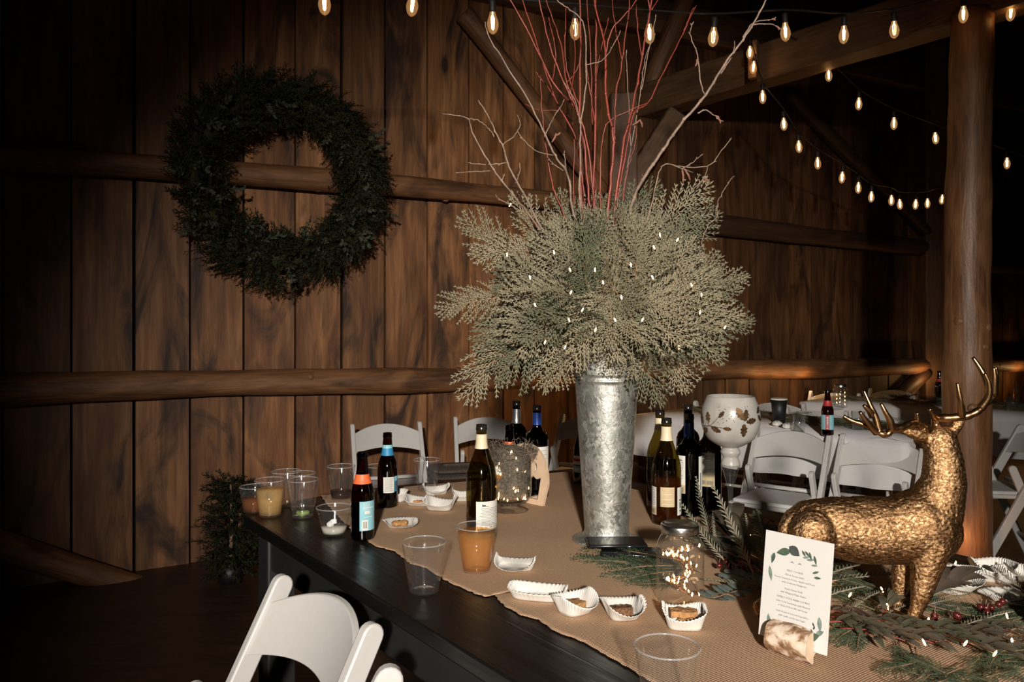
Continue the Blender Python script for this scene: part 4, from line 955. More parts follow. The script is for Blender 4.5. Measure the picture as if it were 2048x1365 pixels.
for k in range(4): leaf2(m, .050 + .007 * k, H - .047, 2.6 if k % 2 else .5, .006, .0008)
y = H - .062
for sz, body, gap in ((.0046, 'FIRST COURSE', .0072), (.0042, 'Mixed Greens Salad', .0066), (.0042, 'Honey Cinnamon Pecans, Apples and Pears', .0066), (.0042, 'with Cranberry Vinaigrette', .0105), (.0042, 'Rustic Dinner Rolls', .0066), (.0042, 'with Whipped Maple Butter', .0090),
                      (.0046, 'FAMILY STYLE MAIN COURSE', .0072), (.0042, 'Cider Pork Tenderloin with Mustard', .0066), (.0042, 'or Braised Short Rib and Gravy', .0100), (.0042, 'Herb Roasted Seasonal Vegetables', .0066), (.0042, 'with Garlic and Brown Sugar', .0100), (.0042, 'Buttermilk Mashed Potatoes', .0066), (.0042, 'with Caramelized Onions and Chives', .0085),
                      (.0046, 'DESSERT', .0072), (.0042, 'Assorted Pie Squares, Brownies & Cookies', .0066), (.0042, 'Coffee & Tea', .0066)):
    text_into(m, body, sz, cl(.060, y), lt, up * 1.0, lift=.0002 * front); y -= gap
m.build('menu_text', M['ink'], card, smooth=False)
# birch log, split by a slot along its length
lc = BL + lt * (CW * .50); lc.z = TH + .0065
t = thing('birch_log_holder', 'short slotted birch log holding up the menu card', 'card holder', lc); ax = lt; R0 = .027
m = MB(); n = 30; rows = 10; L = .072; slot = .0022
def lg(s, side):
    """half the log on one side of the slot: outline swept along the axis"""
    out = []
    for k in range(16):
        an = PI / 2 - .10 - (PI - .20) * k / 15 * 1.0; r = R0 * (1 + .05 * math.sin(5 * an + s * 90))
        out.append((side * (slot + math.cos(an) * r * .96), r * math.sin(an) * .98))
    return [(side * slot, R0 * .95)] + out + [(side * slot, -R0 * .95)]
perp = Vector((lt.y, -lt.x, 0))
for side in (1, -1):
    rings = []
    for j in range(rows):
        s = -L / 2 + L * j / (rows - 1); rings.append([ax * (s + (.004 * side if j == rows - 1 else 0)) + perp * y_ + Vector((0, 0, R0 * .98 + z_)) for y_, z_ in lg(s, side)])
    k = len(rings[0]); m.add([p for r_ in rings for p in r_], [(j * k + i, j * k + (i + 1) % k, (j + 1) * k + (i + 1) % k, (j + 1) * k + i) for j in range(rows - 1) for i in range(k)])
m.build('bark', M['bark'], t, auto=50)
for side in (1, -1):
    for s, fl_ in ((-L / 2, 1), (L / 2 + .0002, -1)): m = MB(); m.add([ax * (s + (.004 * side if s > 0 else 0)) + perp * y_ * 1.0 + Vector((0, 0, R0 * .98 + z_)) for y_, z_ in lg(s, side)], [tuple(range(18))]); m.build('cut_end', M['cutwood'], t, smooth=False)
# small wooden place block with a metal twist behind the card
bp_ = T(1537, 1086); bp_.z += .005
t = thing('wood_block', 'small brown wood block with a metal knob, behind the stag tail', 'wood block', bp_); m = MB(); m.box((0, 0, .020), (.045, .030, .040), Matrix.Rotation(-.5, 3, 'Z')); m.build('block', M['beam'], t, smooth=False, bevel=.002)
m = MB(); m.tube(smoothpath([(-.004, 0, .040), (-.002, 0, .048), (.006, 0, .054), (.012, .002, .049), (.016, 0, .055)], 4), .0026, 8); m.build('knob', M['gold'], t)

# ------------------------------------------------------------------ gold stag
K = 1.52 / F; S0 = Vector(((1740 - CU) * K, 1.52, TH + .0065))
def D(u, v, dy=0.0): return Vector(((u - 1740) * K, dy, (1240 - v) * K))
t = thing('gold_stag', 'gold stag figurine with branching antlers standing on the greenery', 'figurine', S0)
m = MB(); px = lambda *r: [x * K for x in r]
m.capsule([D(1622, 1048), D(1665, 1052), D(1720, 1062), D(1780, 1062), D(1840, 1050)], px(50, 60, 64, 66, 74), 20)
m.capsule([D(1640, 1040), D(1720, 1035), D(1800, 1040)], px(42, 44, 46), 16)
m.capsule([D(1840, 1050), D(1872, 1010), D(1888, 960), D(1886, 915), D(1880, 880)], px(72, 56, 43, 37, 33), 20)
m.capsule([D(1872, 1065), D(1850, 1085)], px(52, 48), 16)
m.capsule([D(1880, 878), D(1880, 876, .03), D(1884, 892, .085)], px(31, 30, 17), 16)                  # head, turned away
# ears
m.capsule([D(1856, 876, -.005), D(1828, 866, -.010), D(1800, 856, -.012), D(1782, 855, -.010)], px(10, 13, 10, 3), 10)
m.capsule([D(1896, 872, -.005), D(1908, 850, -.010), D(1920, 830, -.010), D(1928, 822, -.008)], px(10, 12, 10, 3), 10)
# tail and hind quarters
m.capsule([D(1590, 1040, .0), D(1570, 1058, -.004), D(1561, 1078, -.006)], px(26, 17, 8), 10)
m.capsule([D(1618, 1060, -.022), D(1606, 1112, -.026), D(1590, 1160, -.024)], px(50, 38, 24), 14)
m.capsule([D(1590, 1160, -.024), D(1545, 1188, -.018), D(1514, 1208, -.012)], px(22, 15, 12), 12)
m.capsule([D(1514, 1208, -.012), D(1530, 1250, -.010), D(1540, 1266, -.010)], px(12, 9, 10), 12)
m.capsule([D(1628, 1062, .026), D(1640, 1115, .03), D(1640, 1160, .03)], px(46, 36, 23), 14)
m.capsule([D(1640, 1160, .03), D(1618, 1195, .02), D(1622, 1215, .0)], px(21, 14, 12), 12)
m.capsule([D(1622, 1215, .0), D(1655, 1258, -.05), D(1668, 1278, -.068)], px(12, 9, 9), 12)
# fore legs
m.capsule([D(1848, 1080, -.026), D(1838, 1130, -.03), D(1829, 1178, -.03)], px(44, 30, 21), 14)
m.capsule([D(1829, 1178, -.03), D(1821, 1208, -.028), D(1814, 1226, -.028)], px(20, 14, 13), 12)
m.capsule([D(1846, 1080, .028), D(1820, 1150, .03), D(1812, 1195, .03), D(1806, 1226, .03)], px(42, 24, 15, 11), 12)
tmp = m.build('tmp', None); rmod = tmp.modifiers.new('r', 'REMESH'); rmod.mode = 'VOXEL'; rmod.voxel_size = .0028
sm_ = tmp.modifiers.new('s', 'SMOOTH'); sm_.iterations = 7; sm_.factor = .6
tx = bpy.data.textures.new('fur', 'CLOUDS'); tx.noise_scale = .0042; tx.noise_depth = 2
dm = tmp.modifiers.new('d', 'DISPLACE'); dm.texture = tx; dm.strength = .0036; dm.mid_level = .5
me = bpy.data.meshes.new_from_object(tmp.evaluated_get(bpy.context.evaluated_depsgraph_get())); bpy.data.objects.remove(tmp)
me.polygons.foreach_set('use_smooth', [True] * len(me.polygons)); me.materials.clear(); me.materials.append(M['goldfur'])
for v_ in me.vertices: v_.co.y *= .86
bo = bpy.data.objects.new('body', me); COL.objects.link(bo); bo.parent = t
def antler(beam, tines):
    m = MB(); b = smoothpath([D(*p) for p in beam], 5); n = len(b)
    m.tube(b, [lerp(9.5, 4.0, (i / (n - 1)) ** 1.1) * K * (1 + .08 * math.sin(i * 1.7)) for i in range(n)], 10)
    for tn in tines:
        b = smoothpath([D(*p) for p in tn], 5); n = len(b); m.tube(b, [lerp(8.6, 3.4, i / (n - 1)) * K for i in range(n)], 9)
    m.tube([D(beam[0][0], beam[0][1] + 6, beam[0][2]), D(*beam[0])], [11 * K, 9.5 * K], 12)
    return m.build('antler', M['gold'], t)
antler([(1846, 858, -.002), (1836, 849, -.004), (1816, 845, -.012), (1794, 852, -.020), (1773, 855, -.024), (1759, 865, -.026), (1742, 859, -.024), (1724, 848, -.018), (1700, 840, -.010), (1685, 831, -.004)],
       [[(1828, 848, -.006), (1829, 836, -.012), (1825, 823, -.016)], [(1772, 856, -.024), (1766, 838, -.030), (1756, 822, -.032), (1747, 803, -.030)], [(1746, 862, -.026), (1743, 832, -.016), (1736, 808, -.008), (1726, 779, -.002)], [(1739, 828, -.012), (1730, 818, -.016), (1719, 808, -.018)], [(1742, 860, -.024), (1721, 841, -.032), (1703, 819, -.036)]])
antler([(1874, 855, .004), (1875, 838, .002), (1893, 834, -.010), (1920, 830, -.018), (1942, 819, -.022), (1957, 805, -.022), (1975, 792, -.018), (1985, 771, -.010), (1990, 750, -.004), (1991, 734, .0)],
       [[(1876, 836, .002), (1865, 832, -.006), (1858, 823, -.012), (1849, 816, -.016)], [(1913, 831, -.018), (1905, 802, -.028), (1900, 782, -.030), (1897, 763, -.030)], [(1948, 813, -.022), (1958, 790, -.030), (1956, 764, -.034), (1948, 744, -.034)], [(1971, 794, -.018), (1970, 768, -.008), (1963, 742, -.002), (1948, 714, .004)], [(1977, 786, -.016), (1975, 755, -.022), (1972, 733, -.024)]])
# second gold figure, mostly beyond the picture edge
s2 = Vector((.985, 1.43, TH + .006)); t = thing('gold_figurine', 'gold textured animal figurine cut by the picture edge', 'figurine', s2)
m = MB(); m.capsule([(-.01, 0, .045), (.03, .0, .055), (.10, .02, .06), (.16, .03, .05)], [.030, .042, .052, .044], 18); m.capsule([(-.015, -.005, .035), (-.028, -.012, .012), (.005, -.02, .008)], [.020, .013, .009], 12); m.capsule([(.16, .03, .08), (.18, .03, .14), (.17, .03, .17)], [.03, .022, .02], 12); m.capsule([(.17, .03, .175), (.13, .02, .17)], [.02, .010], 12)
tmp = m.build('tmp', None); rmod = tmp.modifiers.new('r', 'REMESH'); rmod.mode = 'VOXEL'; rmod.voxel_size = .004; sm_ = tmp.modifiers.new('s', 'SMOOTH'); sm_.iterations = 6
me = bpy.data.meshes.new_from_object(tmp.evaluated_get(bpy.context.evaluated_depsgraph_get())); bpy.data.objects.remove(tmp); me.materials.clear(); me.materials.append(M['goldfur']); me.polygons.foreach_set('use_smooth', [True] * len(me.polygons))
bo = bpy.data.objects.new('body', me); COL.objects.link(bo); bo.parent = t
# ------------------------------------------------------------------ sprig kinds (each a thing with stem and foliage; copies share their meshes)
def cedar_frond(seed, L=.24, W=.085, droop=.10, rib=.0020, dens_=10, step=.0098, tl=.0205):
    """a flat fern-like spray: leaves along local +x, face up +z"""
    q = Random(seed); st, lf = MB(), MB()
    def pos(s): return Vector((L * s, .012 * math.sin(s * 3 + seed), -droop * L * s * s))
    st.tube([pos(i / 10) for i in range(11)], [lerp(.0024, .0008, i / 10) for i in range(11)], 5)
    def twig(a, b, r): 
        mid = (a + b) / 2 + Vector((0, 0, q.uniform(-.001, .001))); lf.tube([a, mid, b], [r * .75, r, r * .3], 4, False, .45, up=(0, 0, 1))
    for i in range(dens_ * 2):
        s = .16 + .82 * (i + .5) / (dens_ * 2); side = 1 if i % 2 else -1; p = pos(s)
        bl = W * (math.sin(PI * min(1, .22 + s * .78)) ** .8) * q.uniform(.8, 1.12) + .006; an = math.radians(lerp(58, 26, s) + q.uniform(-6, 6))
        d = Vector((math.cos(an), side * math.sin(an), q.uniform(-.12, .10))); sd = Vector((-d.y, d.x, 0)) * 1.0
        n = max(3, int(bl / step)); prev = p
        for k in range(1, n + 1):
            f = k / n; c = p + d * bl * f + Vector((1, 0, 0)) * bl * .16 * f * f + Vector((0, 0, -.10)) * bl * f * f
            twig(prev, c, rib * (1.0 - .3 * f)); 
            for s2 in (1, -1):
                if q.random() < .14: continue
                l2 = tl * (1 - .62 * f) * q.uniform(.75, 1.15) * (.6 + bl / W * .5); e = prev.lerp(c, .4) + (d * .80 + sd * s2 * .62) * l2 + Vector((0, 0, q.uniform(-.0015, .0015))); twig(prev.lerp(c, .3), e, rib * .80)
                if l2 > .014 and q.random() < .8: h_ = prev.lerp(c, .35).lerp(e, .5); twig(h_, h_ + (d * .96 + sd * s2 * .15) * l2 * .55, rib * .7)
            prev = c
    s = pos(1); twig(s, s + Vector((.014, 0, -.003)), rib)
    return st, lf
def feather(seed, L=.20, ll=.019, n=17):
    q = Random(seed); st, lf = MB(), MB(); pos = lambda s: Vector((L * s, .01 * math.sin(2.5 * s + seed), .03 * L * math.sin(PI * s)))
    st.tube([pos(i / 8) for i in range(9)], [lerp(.0022, .0007, i / 8) for i in range(9)], 5)
    for i in range(n):
        s = .22 + .78 * i / (n - 1)
        for sd in (1, -1):
            l = ll * (1 - .65 * ((s - .45) / .55) ** 2 if s > .45 else 1) * q.uniform(.85, 1.1); d = Vector((.82, sd * .52, q.uniform(.05, .25))).normalized(); p = pos(s); e = p + d * l; mid = p.lerp(e, .5) + Vector((.002, 0, .0015))
            lf.tube([p, mid, e], [.0010, .0017, .0005], 4, False, .4, up=(0, 0, 1))
    return st, lf
def longleaf(seed, L=.24, n=10, ll=.098, wd=.0125):
    q = Random(seed); st, lf = MB(), MB(); pos = lambda s: Vector((L * s, .01 * math.sin(3 * s), .012 * math.sin(PI * s)))
    st.tube([pos(i / 8) for i in range(9)], [lerp(.0034, .0018, i / 8) for i in range(9)], 6)
    for i in range(n):
        s = .25 + .75 * i / (n - 1); a = i * 2.4; p = pos(s); out = Vector((1.0, .55 * math.cos(a), .30 * abs(math.sin(a)) + .05)).normalized(); sdv = out.cross(Vector((0, 0, 1))).normalized(); nr = sdv.cross(out)
        l = ll * q.uniform(.75, 1.15); m_ = 8; vs = []
        for k in range(m_):
            f = k / (m_ - 1); w_ = wd * math.sin(PI * f ** .8) ** .8 + .0006; c = p + out * l * f + nr * l * .12 * math.sin(PI * f) - Vector((0, 0, .10)) * l * f * f
            vs += [c - sdv * w_ + nr * w_ * .25, c, c + sdv * w_ + nr * w_ * .25]
        lf.add(vs, [(k * 3 + j, k * 3 + j + 1, k * 3 + j + 4, k * 3 + j + 3) for k in range(m_ - 1) for j in range(2)])
    return st, lf
def roundleaf(seed, L=.16, n=8, r=.017):
    q = Random(seed); st, lf = MB(), MB(); pos = lambda s: Vector((L * s, .012 * math.sin(3 * s), .01 * math.sin(PI * s)))
    st.tube([pos(i / 8) for i in range(9)], [lerp(.002, .0008, i / 8) for i in range(9)], 5)
    for i in range(n):
        s = .2 + .8 * i / (n - 1)
        for sd in (1, -1):
            p = pos(s); d = Vector((.5, sd, q.uniform(-.1, .4))).normalized(); c = p + d * r * 1.1; sv = d.cross(Vector((0, 0, 1))).normalized(); rr = r * q.uniform(.7, 1.05)
            ring = [c + d * rr * math.cos(2 * PI * k / 10) + sv * rr * .85 * math.sin(2 * PI * k / 10) for k in range(10)]; lf.add([c + Vector((0, 0, .002))] + ring, [(0, 1 + k, 1 + (k + 1) % 10) for k in range(10)])
    return st, lf
def kind_things(name, makers, stem_m, leaf_m, cat):
    out = []
    for (st, lf) in makers:
        t = bpy.data.objects.new(name, None); t['category'] = cat; t['label'] = 'x'
        so = bpy.data.objects.new('stem', st.mesh('stem')); so.data.materials.append(M[stem_m]); so.parent = t
        lo = bpy.data.objects.new('foliage', lf.mesh('foliage')); lo.data.materials.append(M[leaf_m]); lo.parent = t
        out.append([t, so, lo])
    return out
def place(protoset, k, base, d, nrm, label, group, scale=1.0):
    """copy a sprig so that it runs along d from base with its face towards nrm"""
    t0, so, lo = protoset[k % len(protoset)]
    t = t0.copy(); COL.objects.link(t); t['label'] = label; t['group'] = group
    d = Vector(d).normalized(); y = Vector(nrm).cross(d)
    y = y.normalized() if y.length > 1e-4 else d.orthogonal().normalized(); z = d.cross(y)
    mt = Matrix((d, y, z)).transposed(); t.rotation_mode = 'QUATERNION'; t.rotation_quaternion = mt.to_quaternion(); t.location = base; t.scale = (scale,) * 3
    for s in (so, lo): c = s.copy(); COL.objects.link(c); c.parent = t
    return t
CED = kind_things('cedar_sprig', [cedar_frond(i, .24 + .02 * (i % 3), .085 + .008 * (i % 4), .10 + .06 * (i % 3)) for i in range(7)], 'cedarstem', 'cedar', 'cedar sprig')
GC_ = kind_things('green_cedar_sprig', [cedar_frond(20 + i, .22, .055, .05, .0014, 11, .0075, .016) for i in range(4)], 'cedarstem', 'greencedar', 'cedar sprig')
FEA = kind_things('feather_leaf_stem', [feather(i, .19 + .01 * i) for i in range(3)], 'twig', 'feather', 'leafy stem')
LNG = kind_things('long_leaf_stem', [longleaf(i) for i in range(3)], 'redstem', 'longleaf', 'leafy stem')
EUC = kind_things('eucalyptus_stem', [roundleaf(i) for i in range(2)], 'twig', 'eucalyptus', 'leafy stem')
# ------------------------------------------------------------------ the bouquet in the vase
q = Random(44); BC = VT + Vector((0, 0, .045))
LBc = 'grey-green cedar sprig in the bouquet of the tall galvanised vase'; GBc = 'cedar sprigs of the bouquet'
n_s = 128; k = 0
for i in range(n_s):
    # directions over a sphere without the pole under the rim, by a golden spiral
    cz = 1 - 1.42 * (i + .5) / n_s; az = i * 2.39996 + q.uniform(-.15, .15); sr = math.sqrt(max(0, 1 - cz * cz))
    u_ = Vector((sr * math.cos(az), sr * math.sin(az), cz))
    if u_.y > .75 and q.random() < .5: continue
    # ellipsoid: wide at the sides, tall above
    up_ = .25 if cz > 0 else .07
    surf = BC + Vector((u_.x * .255, u_.y * .235, u_.z * up_ + .03))
    n_ = Vector((u_.x / .255, u_.y / .235, u_.z / max(up_, .15))).normalized()
    fl_ = Vector((u_.x, u_.y * .55, 0)); fl_ = fl_.normalized() if fl_.length > .05 else Vector((1, 0, 0))
    side = abs(u_.x)
    d = Vector((u_.x * 1.0, u_.y * .35 - .10, .0)) * (.75 + .3 * side) + Vector((0, 0, 1)) * (lerp(-.62, 1.05, ((cz + .42) / 1.42)) + q.uniform(-.18, .18)) + Vector((q.uniform(-.2, .2), q.uniform(-.1, .1), 0))
    d = d.normalized(); L = q.uniform(.78, 1.08)
    if cz > .55: L *= .85
    base_ = surf - d * .17 * L - n_ * q.uniform(.0, .035)
    # keep stems rooted inside the bucket mouth's dome
    place(CED, i, base_, d, n_ + Vector((q.uniform(-.35, .35), -.35, q.uniform(-.1, .4))), LBc, GBc, L); k += 1
# inner short fill so the dome reads dense
for i in range(34):
    az = q.uniform(0, 2 * PI); el = q.uniform(-.1, 1.3); u_ = Vector((math.cos(az) * math.cos(el), math.sin(az) * math.cos(el), math.sin(el)))
    d = (u_ + Vector((0, -.2, q.uniform(-.5, .3)))).normalized(); place(CED, i, BC + Vector((u_.x * .11, u_.y * .10, u_.z * .14)) - d * .03, d, Vector((u_.x * .4, -1, .5)), LBc, GBc, q.uniform(.6, .85))
# a few that reach out of the outline, as in the photograph
for (u0, v0, u1, v1, dy, sc) in ((1010, 590, 905, 612, -.02, .75), (1400, 660, 1500, 640, -.03, .9), (1390, 560, 1478, 552, .0, .8), (1285, 690, 1318, 785, -.08, 1.0), (1330, 690, 1368, 778, -.04, .9), (1010, 690, 952, 765, -.05, 1.0), (1060, 700, 1000, 748, -.07, 1.0), (1110, 690, 1092, 756, -.10, .9), (1240, 460, 1300, 380, .02, 1.0), (1300, 470, 1398, 392, .0, 1.0), (1300, 500, 1412, 440, -.02, .9), (1010, 510, 955, 455, .0, .9), (1030, 500, 968, 500, -.02, .9), (1090, 480, 1060, 415, .02, .9), (1190, 470, 1192, 395, .03, .9), (1135, 470, 1130, 405, .0, .9),
                                 (1150, 690, 1135, 745, -.12, .7), (1205, 680, 1222, 730, -.13, .6), (1250, 680, 1262, 735, -.12, .7), (1180, 660, 1172, 715, -.14, .6)):
    a = P(u0, v0, V0.y + dy); b = P(u1, v1, V0.y + dy - .03); d = b - a; place(CED, u0, b - d.normalized() * .235 * sc, d, Vector((q.uniform(-.3, .3), -1, .35)), LBc, GBc, sc)
# branches ------------------------------------------------------------
def branch(name, pts, r0, r1, mat, label, group, sides=(), catk=(), cat='twig', buds=True):
    """pts: (u, v, depth offset); sides: lists of the same with a start radius; all rooted in the vase mouth"""
    W = [P(u, v, V0.y + dy) for u, v, dy in pts]
    root = VT + Vector(((W[0].x - VT.x) * .25, (W[0].y - VT.y) * .25, -.16)); mid = VT.lerp(W[0], .45)
    path = smoothpath([root, mid] + W, 5); q = Random(int(pts[0][0] * 7 + pts[-1][0])); n = len(path)
    t = thing(name, label, cat, root, 0, group); m = MB()
    path = [p + Vector((q.uniform(-1, 1), q.uniform(-1, 1), 0)) * .0016 for p in path]
    m.tube([p - root for p in path], [lerp(r0, r1, i / (n - 1)) for i in range(n)], 7)
    for i in range(8, n - 2, 3):                                    # nodes
        p = path[i] - root; r = lerp(r0, r1, i / (n - 1)); dd_ = (path[i + 1] - path[i]).normalized() * .004; m.tube([p - dd_, p, p + dd_], [r, r * 1.35, r], 7, False)
    m.build('stem', M[mat], t)
    for s in sides:
        sp = smoothpath([P(u, v, V0.y + dy) - root for u, v, dy in s], 5); m2 = MB(); k = len(sp)
        sp = [p + Vector((q.uniform(-1, 1), q.uniform(-1, 1), q.uniform(-1, 1))) * .0012 for p in sp]
        m2.tube(sp, [lerp(max(.0015, r1 * 1.15), .0010, i / (k - 1)) for i in range(k)], 6)
        for i in range(3, k - 1, 4):
            dv = (sp[i] - sp[i - 1]).normalized(); sd = dv.orthogonal().normalized() * q.choice((-1, 1)); m2.capsule([sp[i], sp[i] + dv * .005 + sd * .003], [.0012, .0007], 6)
        e = sp[-1]; dv = (sp[-1] - sp[-2]).normalized(); m2.capsule([e, e + dv * .007], [.0016, .0009], 6)
        m2.build('side_twig', M[mat], t)
    for (u, v, dy, du, dv_) in catk:
        a = P(u, v, V0.y + dy) - root; b = P(u + du, v + dv_, V0.y + dy) - root; m3 = MB(); m3.capsule([a, a.lerp(b, .5) + Vector((.002, 0, 0)), b], [.0022, .0030, .0018], 8); m3.build('catkin', M['catkin'], t)
    return t
RG = 'red twigs standing in the vase'; BG = 'bare brown branches standing in the vase'
reds = [
 ([(1128, 432, -.02), (1103, 363, -.03), (1090, 280, -.04), (1084, 222, -.05), (1080, 150, -.05)], .0030, 'thin dark red twig at the outer side of the bundle near the bare branches', []),
 ([(1216, 418, -.03), (1227, 311, -.03), (1224, 256, -.03), (1213, 205, -.02), (1211, 103, -.01), (1202, 60, 0), (1184, -20, .01), (1170, -70, .01)], .0058, 'thick red twig rising at the middle of the bundle with a lighter cut base', [[(1211, 110, -.01), (1224, 60, -.02), (1262, 15, -.03), (1300, -40, -.03)]]),
 ([(1231, 410, .0), (1246, 293, .0), (1264, 220, .01), (1282, 128, .02), (1300, 22, .02), (1312, -60, .02)], .0056, 'thick red twig with forked top, third from the long bare branch', [[(1300, 25, .02), (1290, -30, .0)], [(1303, 20, .02), (1322, -10, .04)], [(1284, 120, .02), (1276, 60, .03), (1272, 15, .03)]]),
 ([(1236, 400, .02), (1252, 300, .03), (1268, 227, .04), (1297, 205, .05), (1326, 146, .06), (1366, 66, .07), (1392, 11, .08)], .0036, 'red twig bending out furthest towards the long bare branch', [[(1368, 62, .07), (1376, 40, .07), (1385, 18, .09)]]),
 ([(1187, 418, .01), (1191, 256, .02), (1192, 110, .03), (1191, 0, .03), (1190, -80, .03)], .0052, 'straight red twig rising plumb from the centre of the bouquet', [[(1191, 250, .02), (1180, 180, .0), (1172, 120, .0)]]),
 ([(1180, 421, -.05), (1172, 330, -.05), (1160, 234, -.05), (1106, 165, -.06), (1070, 92, -.06), (1022, 0, -.07), (990, -60, -.07)], .0042, 'long red twig leaning furthest towards the wreath', [[(1104, 162, -.06), (1112, 110, -.08), (1098, 40, -.08)]]),
 ([(1172, 420, .04), (1154, 286, .04), (1114, 205, .05), (1084, 121, .06), (1048, 7, .07), (1030, -60, .07)], .0040, 'red twig leaning towards the wreath, behind the longest leaning one', [[(1112, 200, .05), (1092, 170, .04), (1076, 150, .04)]]),
 ([(1190, 420, -.06), (1172, 275, -.07), (1143, 201, -.08), (1106, 110, -.08), (1077, 0, -.09), (1060, -60, -.09)], .0038, 'red twig leaning towards the wreath in front of the others', [[(1140, 196, -.08), (1150, 120, -.06), (1146, 40, -.05)]]),
 ([(1212, 420, .05), (1228, 300, .05), (1231, 198, .05), (1244, 125, .05), (1257, 22, .05), (1262, -60, .05)], .0036, 'red twig just past the middle with one light leaning tip', [[(1244, 122, .05), (1232, 60, .06), (1224, 0, .07)]]),
 ([(1162, 403, .0), (1160, 220, .01), (1161, 73, .01), (1160, -20, .01), (1158, -80, .01)], .0050, 'straight red twig beside the plumb one, nearer the wreath', [[(1160, 215, .01), (1136, 150, .02), (1130, 90, .02), (1132, 20, .02)]]),
 ([(1200, 415, -.09), (1202, 311, -.10), (1213, 249, -.10), (1258, 222, -.11), (1296, 205, -.11)], .0026, 'short thin red twig arching low across the bundle', []),
 ([(1150, 420, .06), (1143, 242, .06), (1077, 220, .07), (1048, 207, .08)], .0024, 'thin red twig reaching sideways low towards the bare branches', []),
 ([(1195, 418, .08), (1186, 300, .09), (1184, 180, .1), (1178, 60, .1), (1172, -40, .1)], .0034, 'red twig at the back of the bundle between the two plumb ones', [[(1185, 190, .1), (1200, 110, .1), (1216, 40, .1)]]),
 ([(1246, 400, -.04), (1258, 330, -.05), (1270, 290, -.05), (1274, 250, -.05)], .0022, 'short red twig low by the knee brace', []),
 ([(1175, 420, .02), (1163, 260, .03), (1135, 170, .03), (1122, 90, .04), (1096, 10, .04), (1082, -50, .04)], .0034, 'slim red twig leaning slightly, among the middle of the leaning ones', [[(1134, 165, .03), (1154, 140, .02), (1160, 110, .02)]]),
]
for pts, r, lb, sd in reds: branch('red_twig', pts, r * .84, r * .34, 'redtwig', lb, RG, sd)
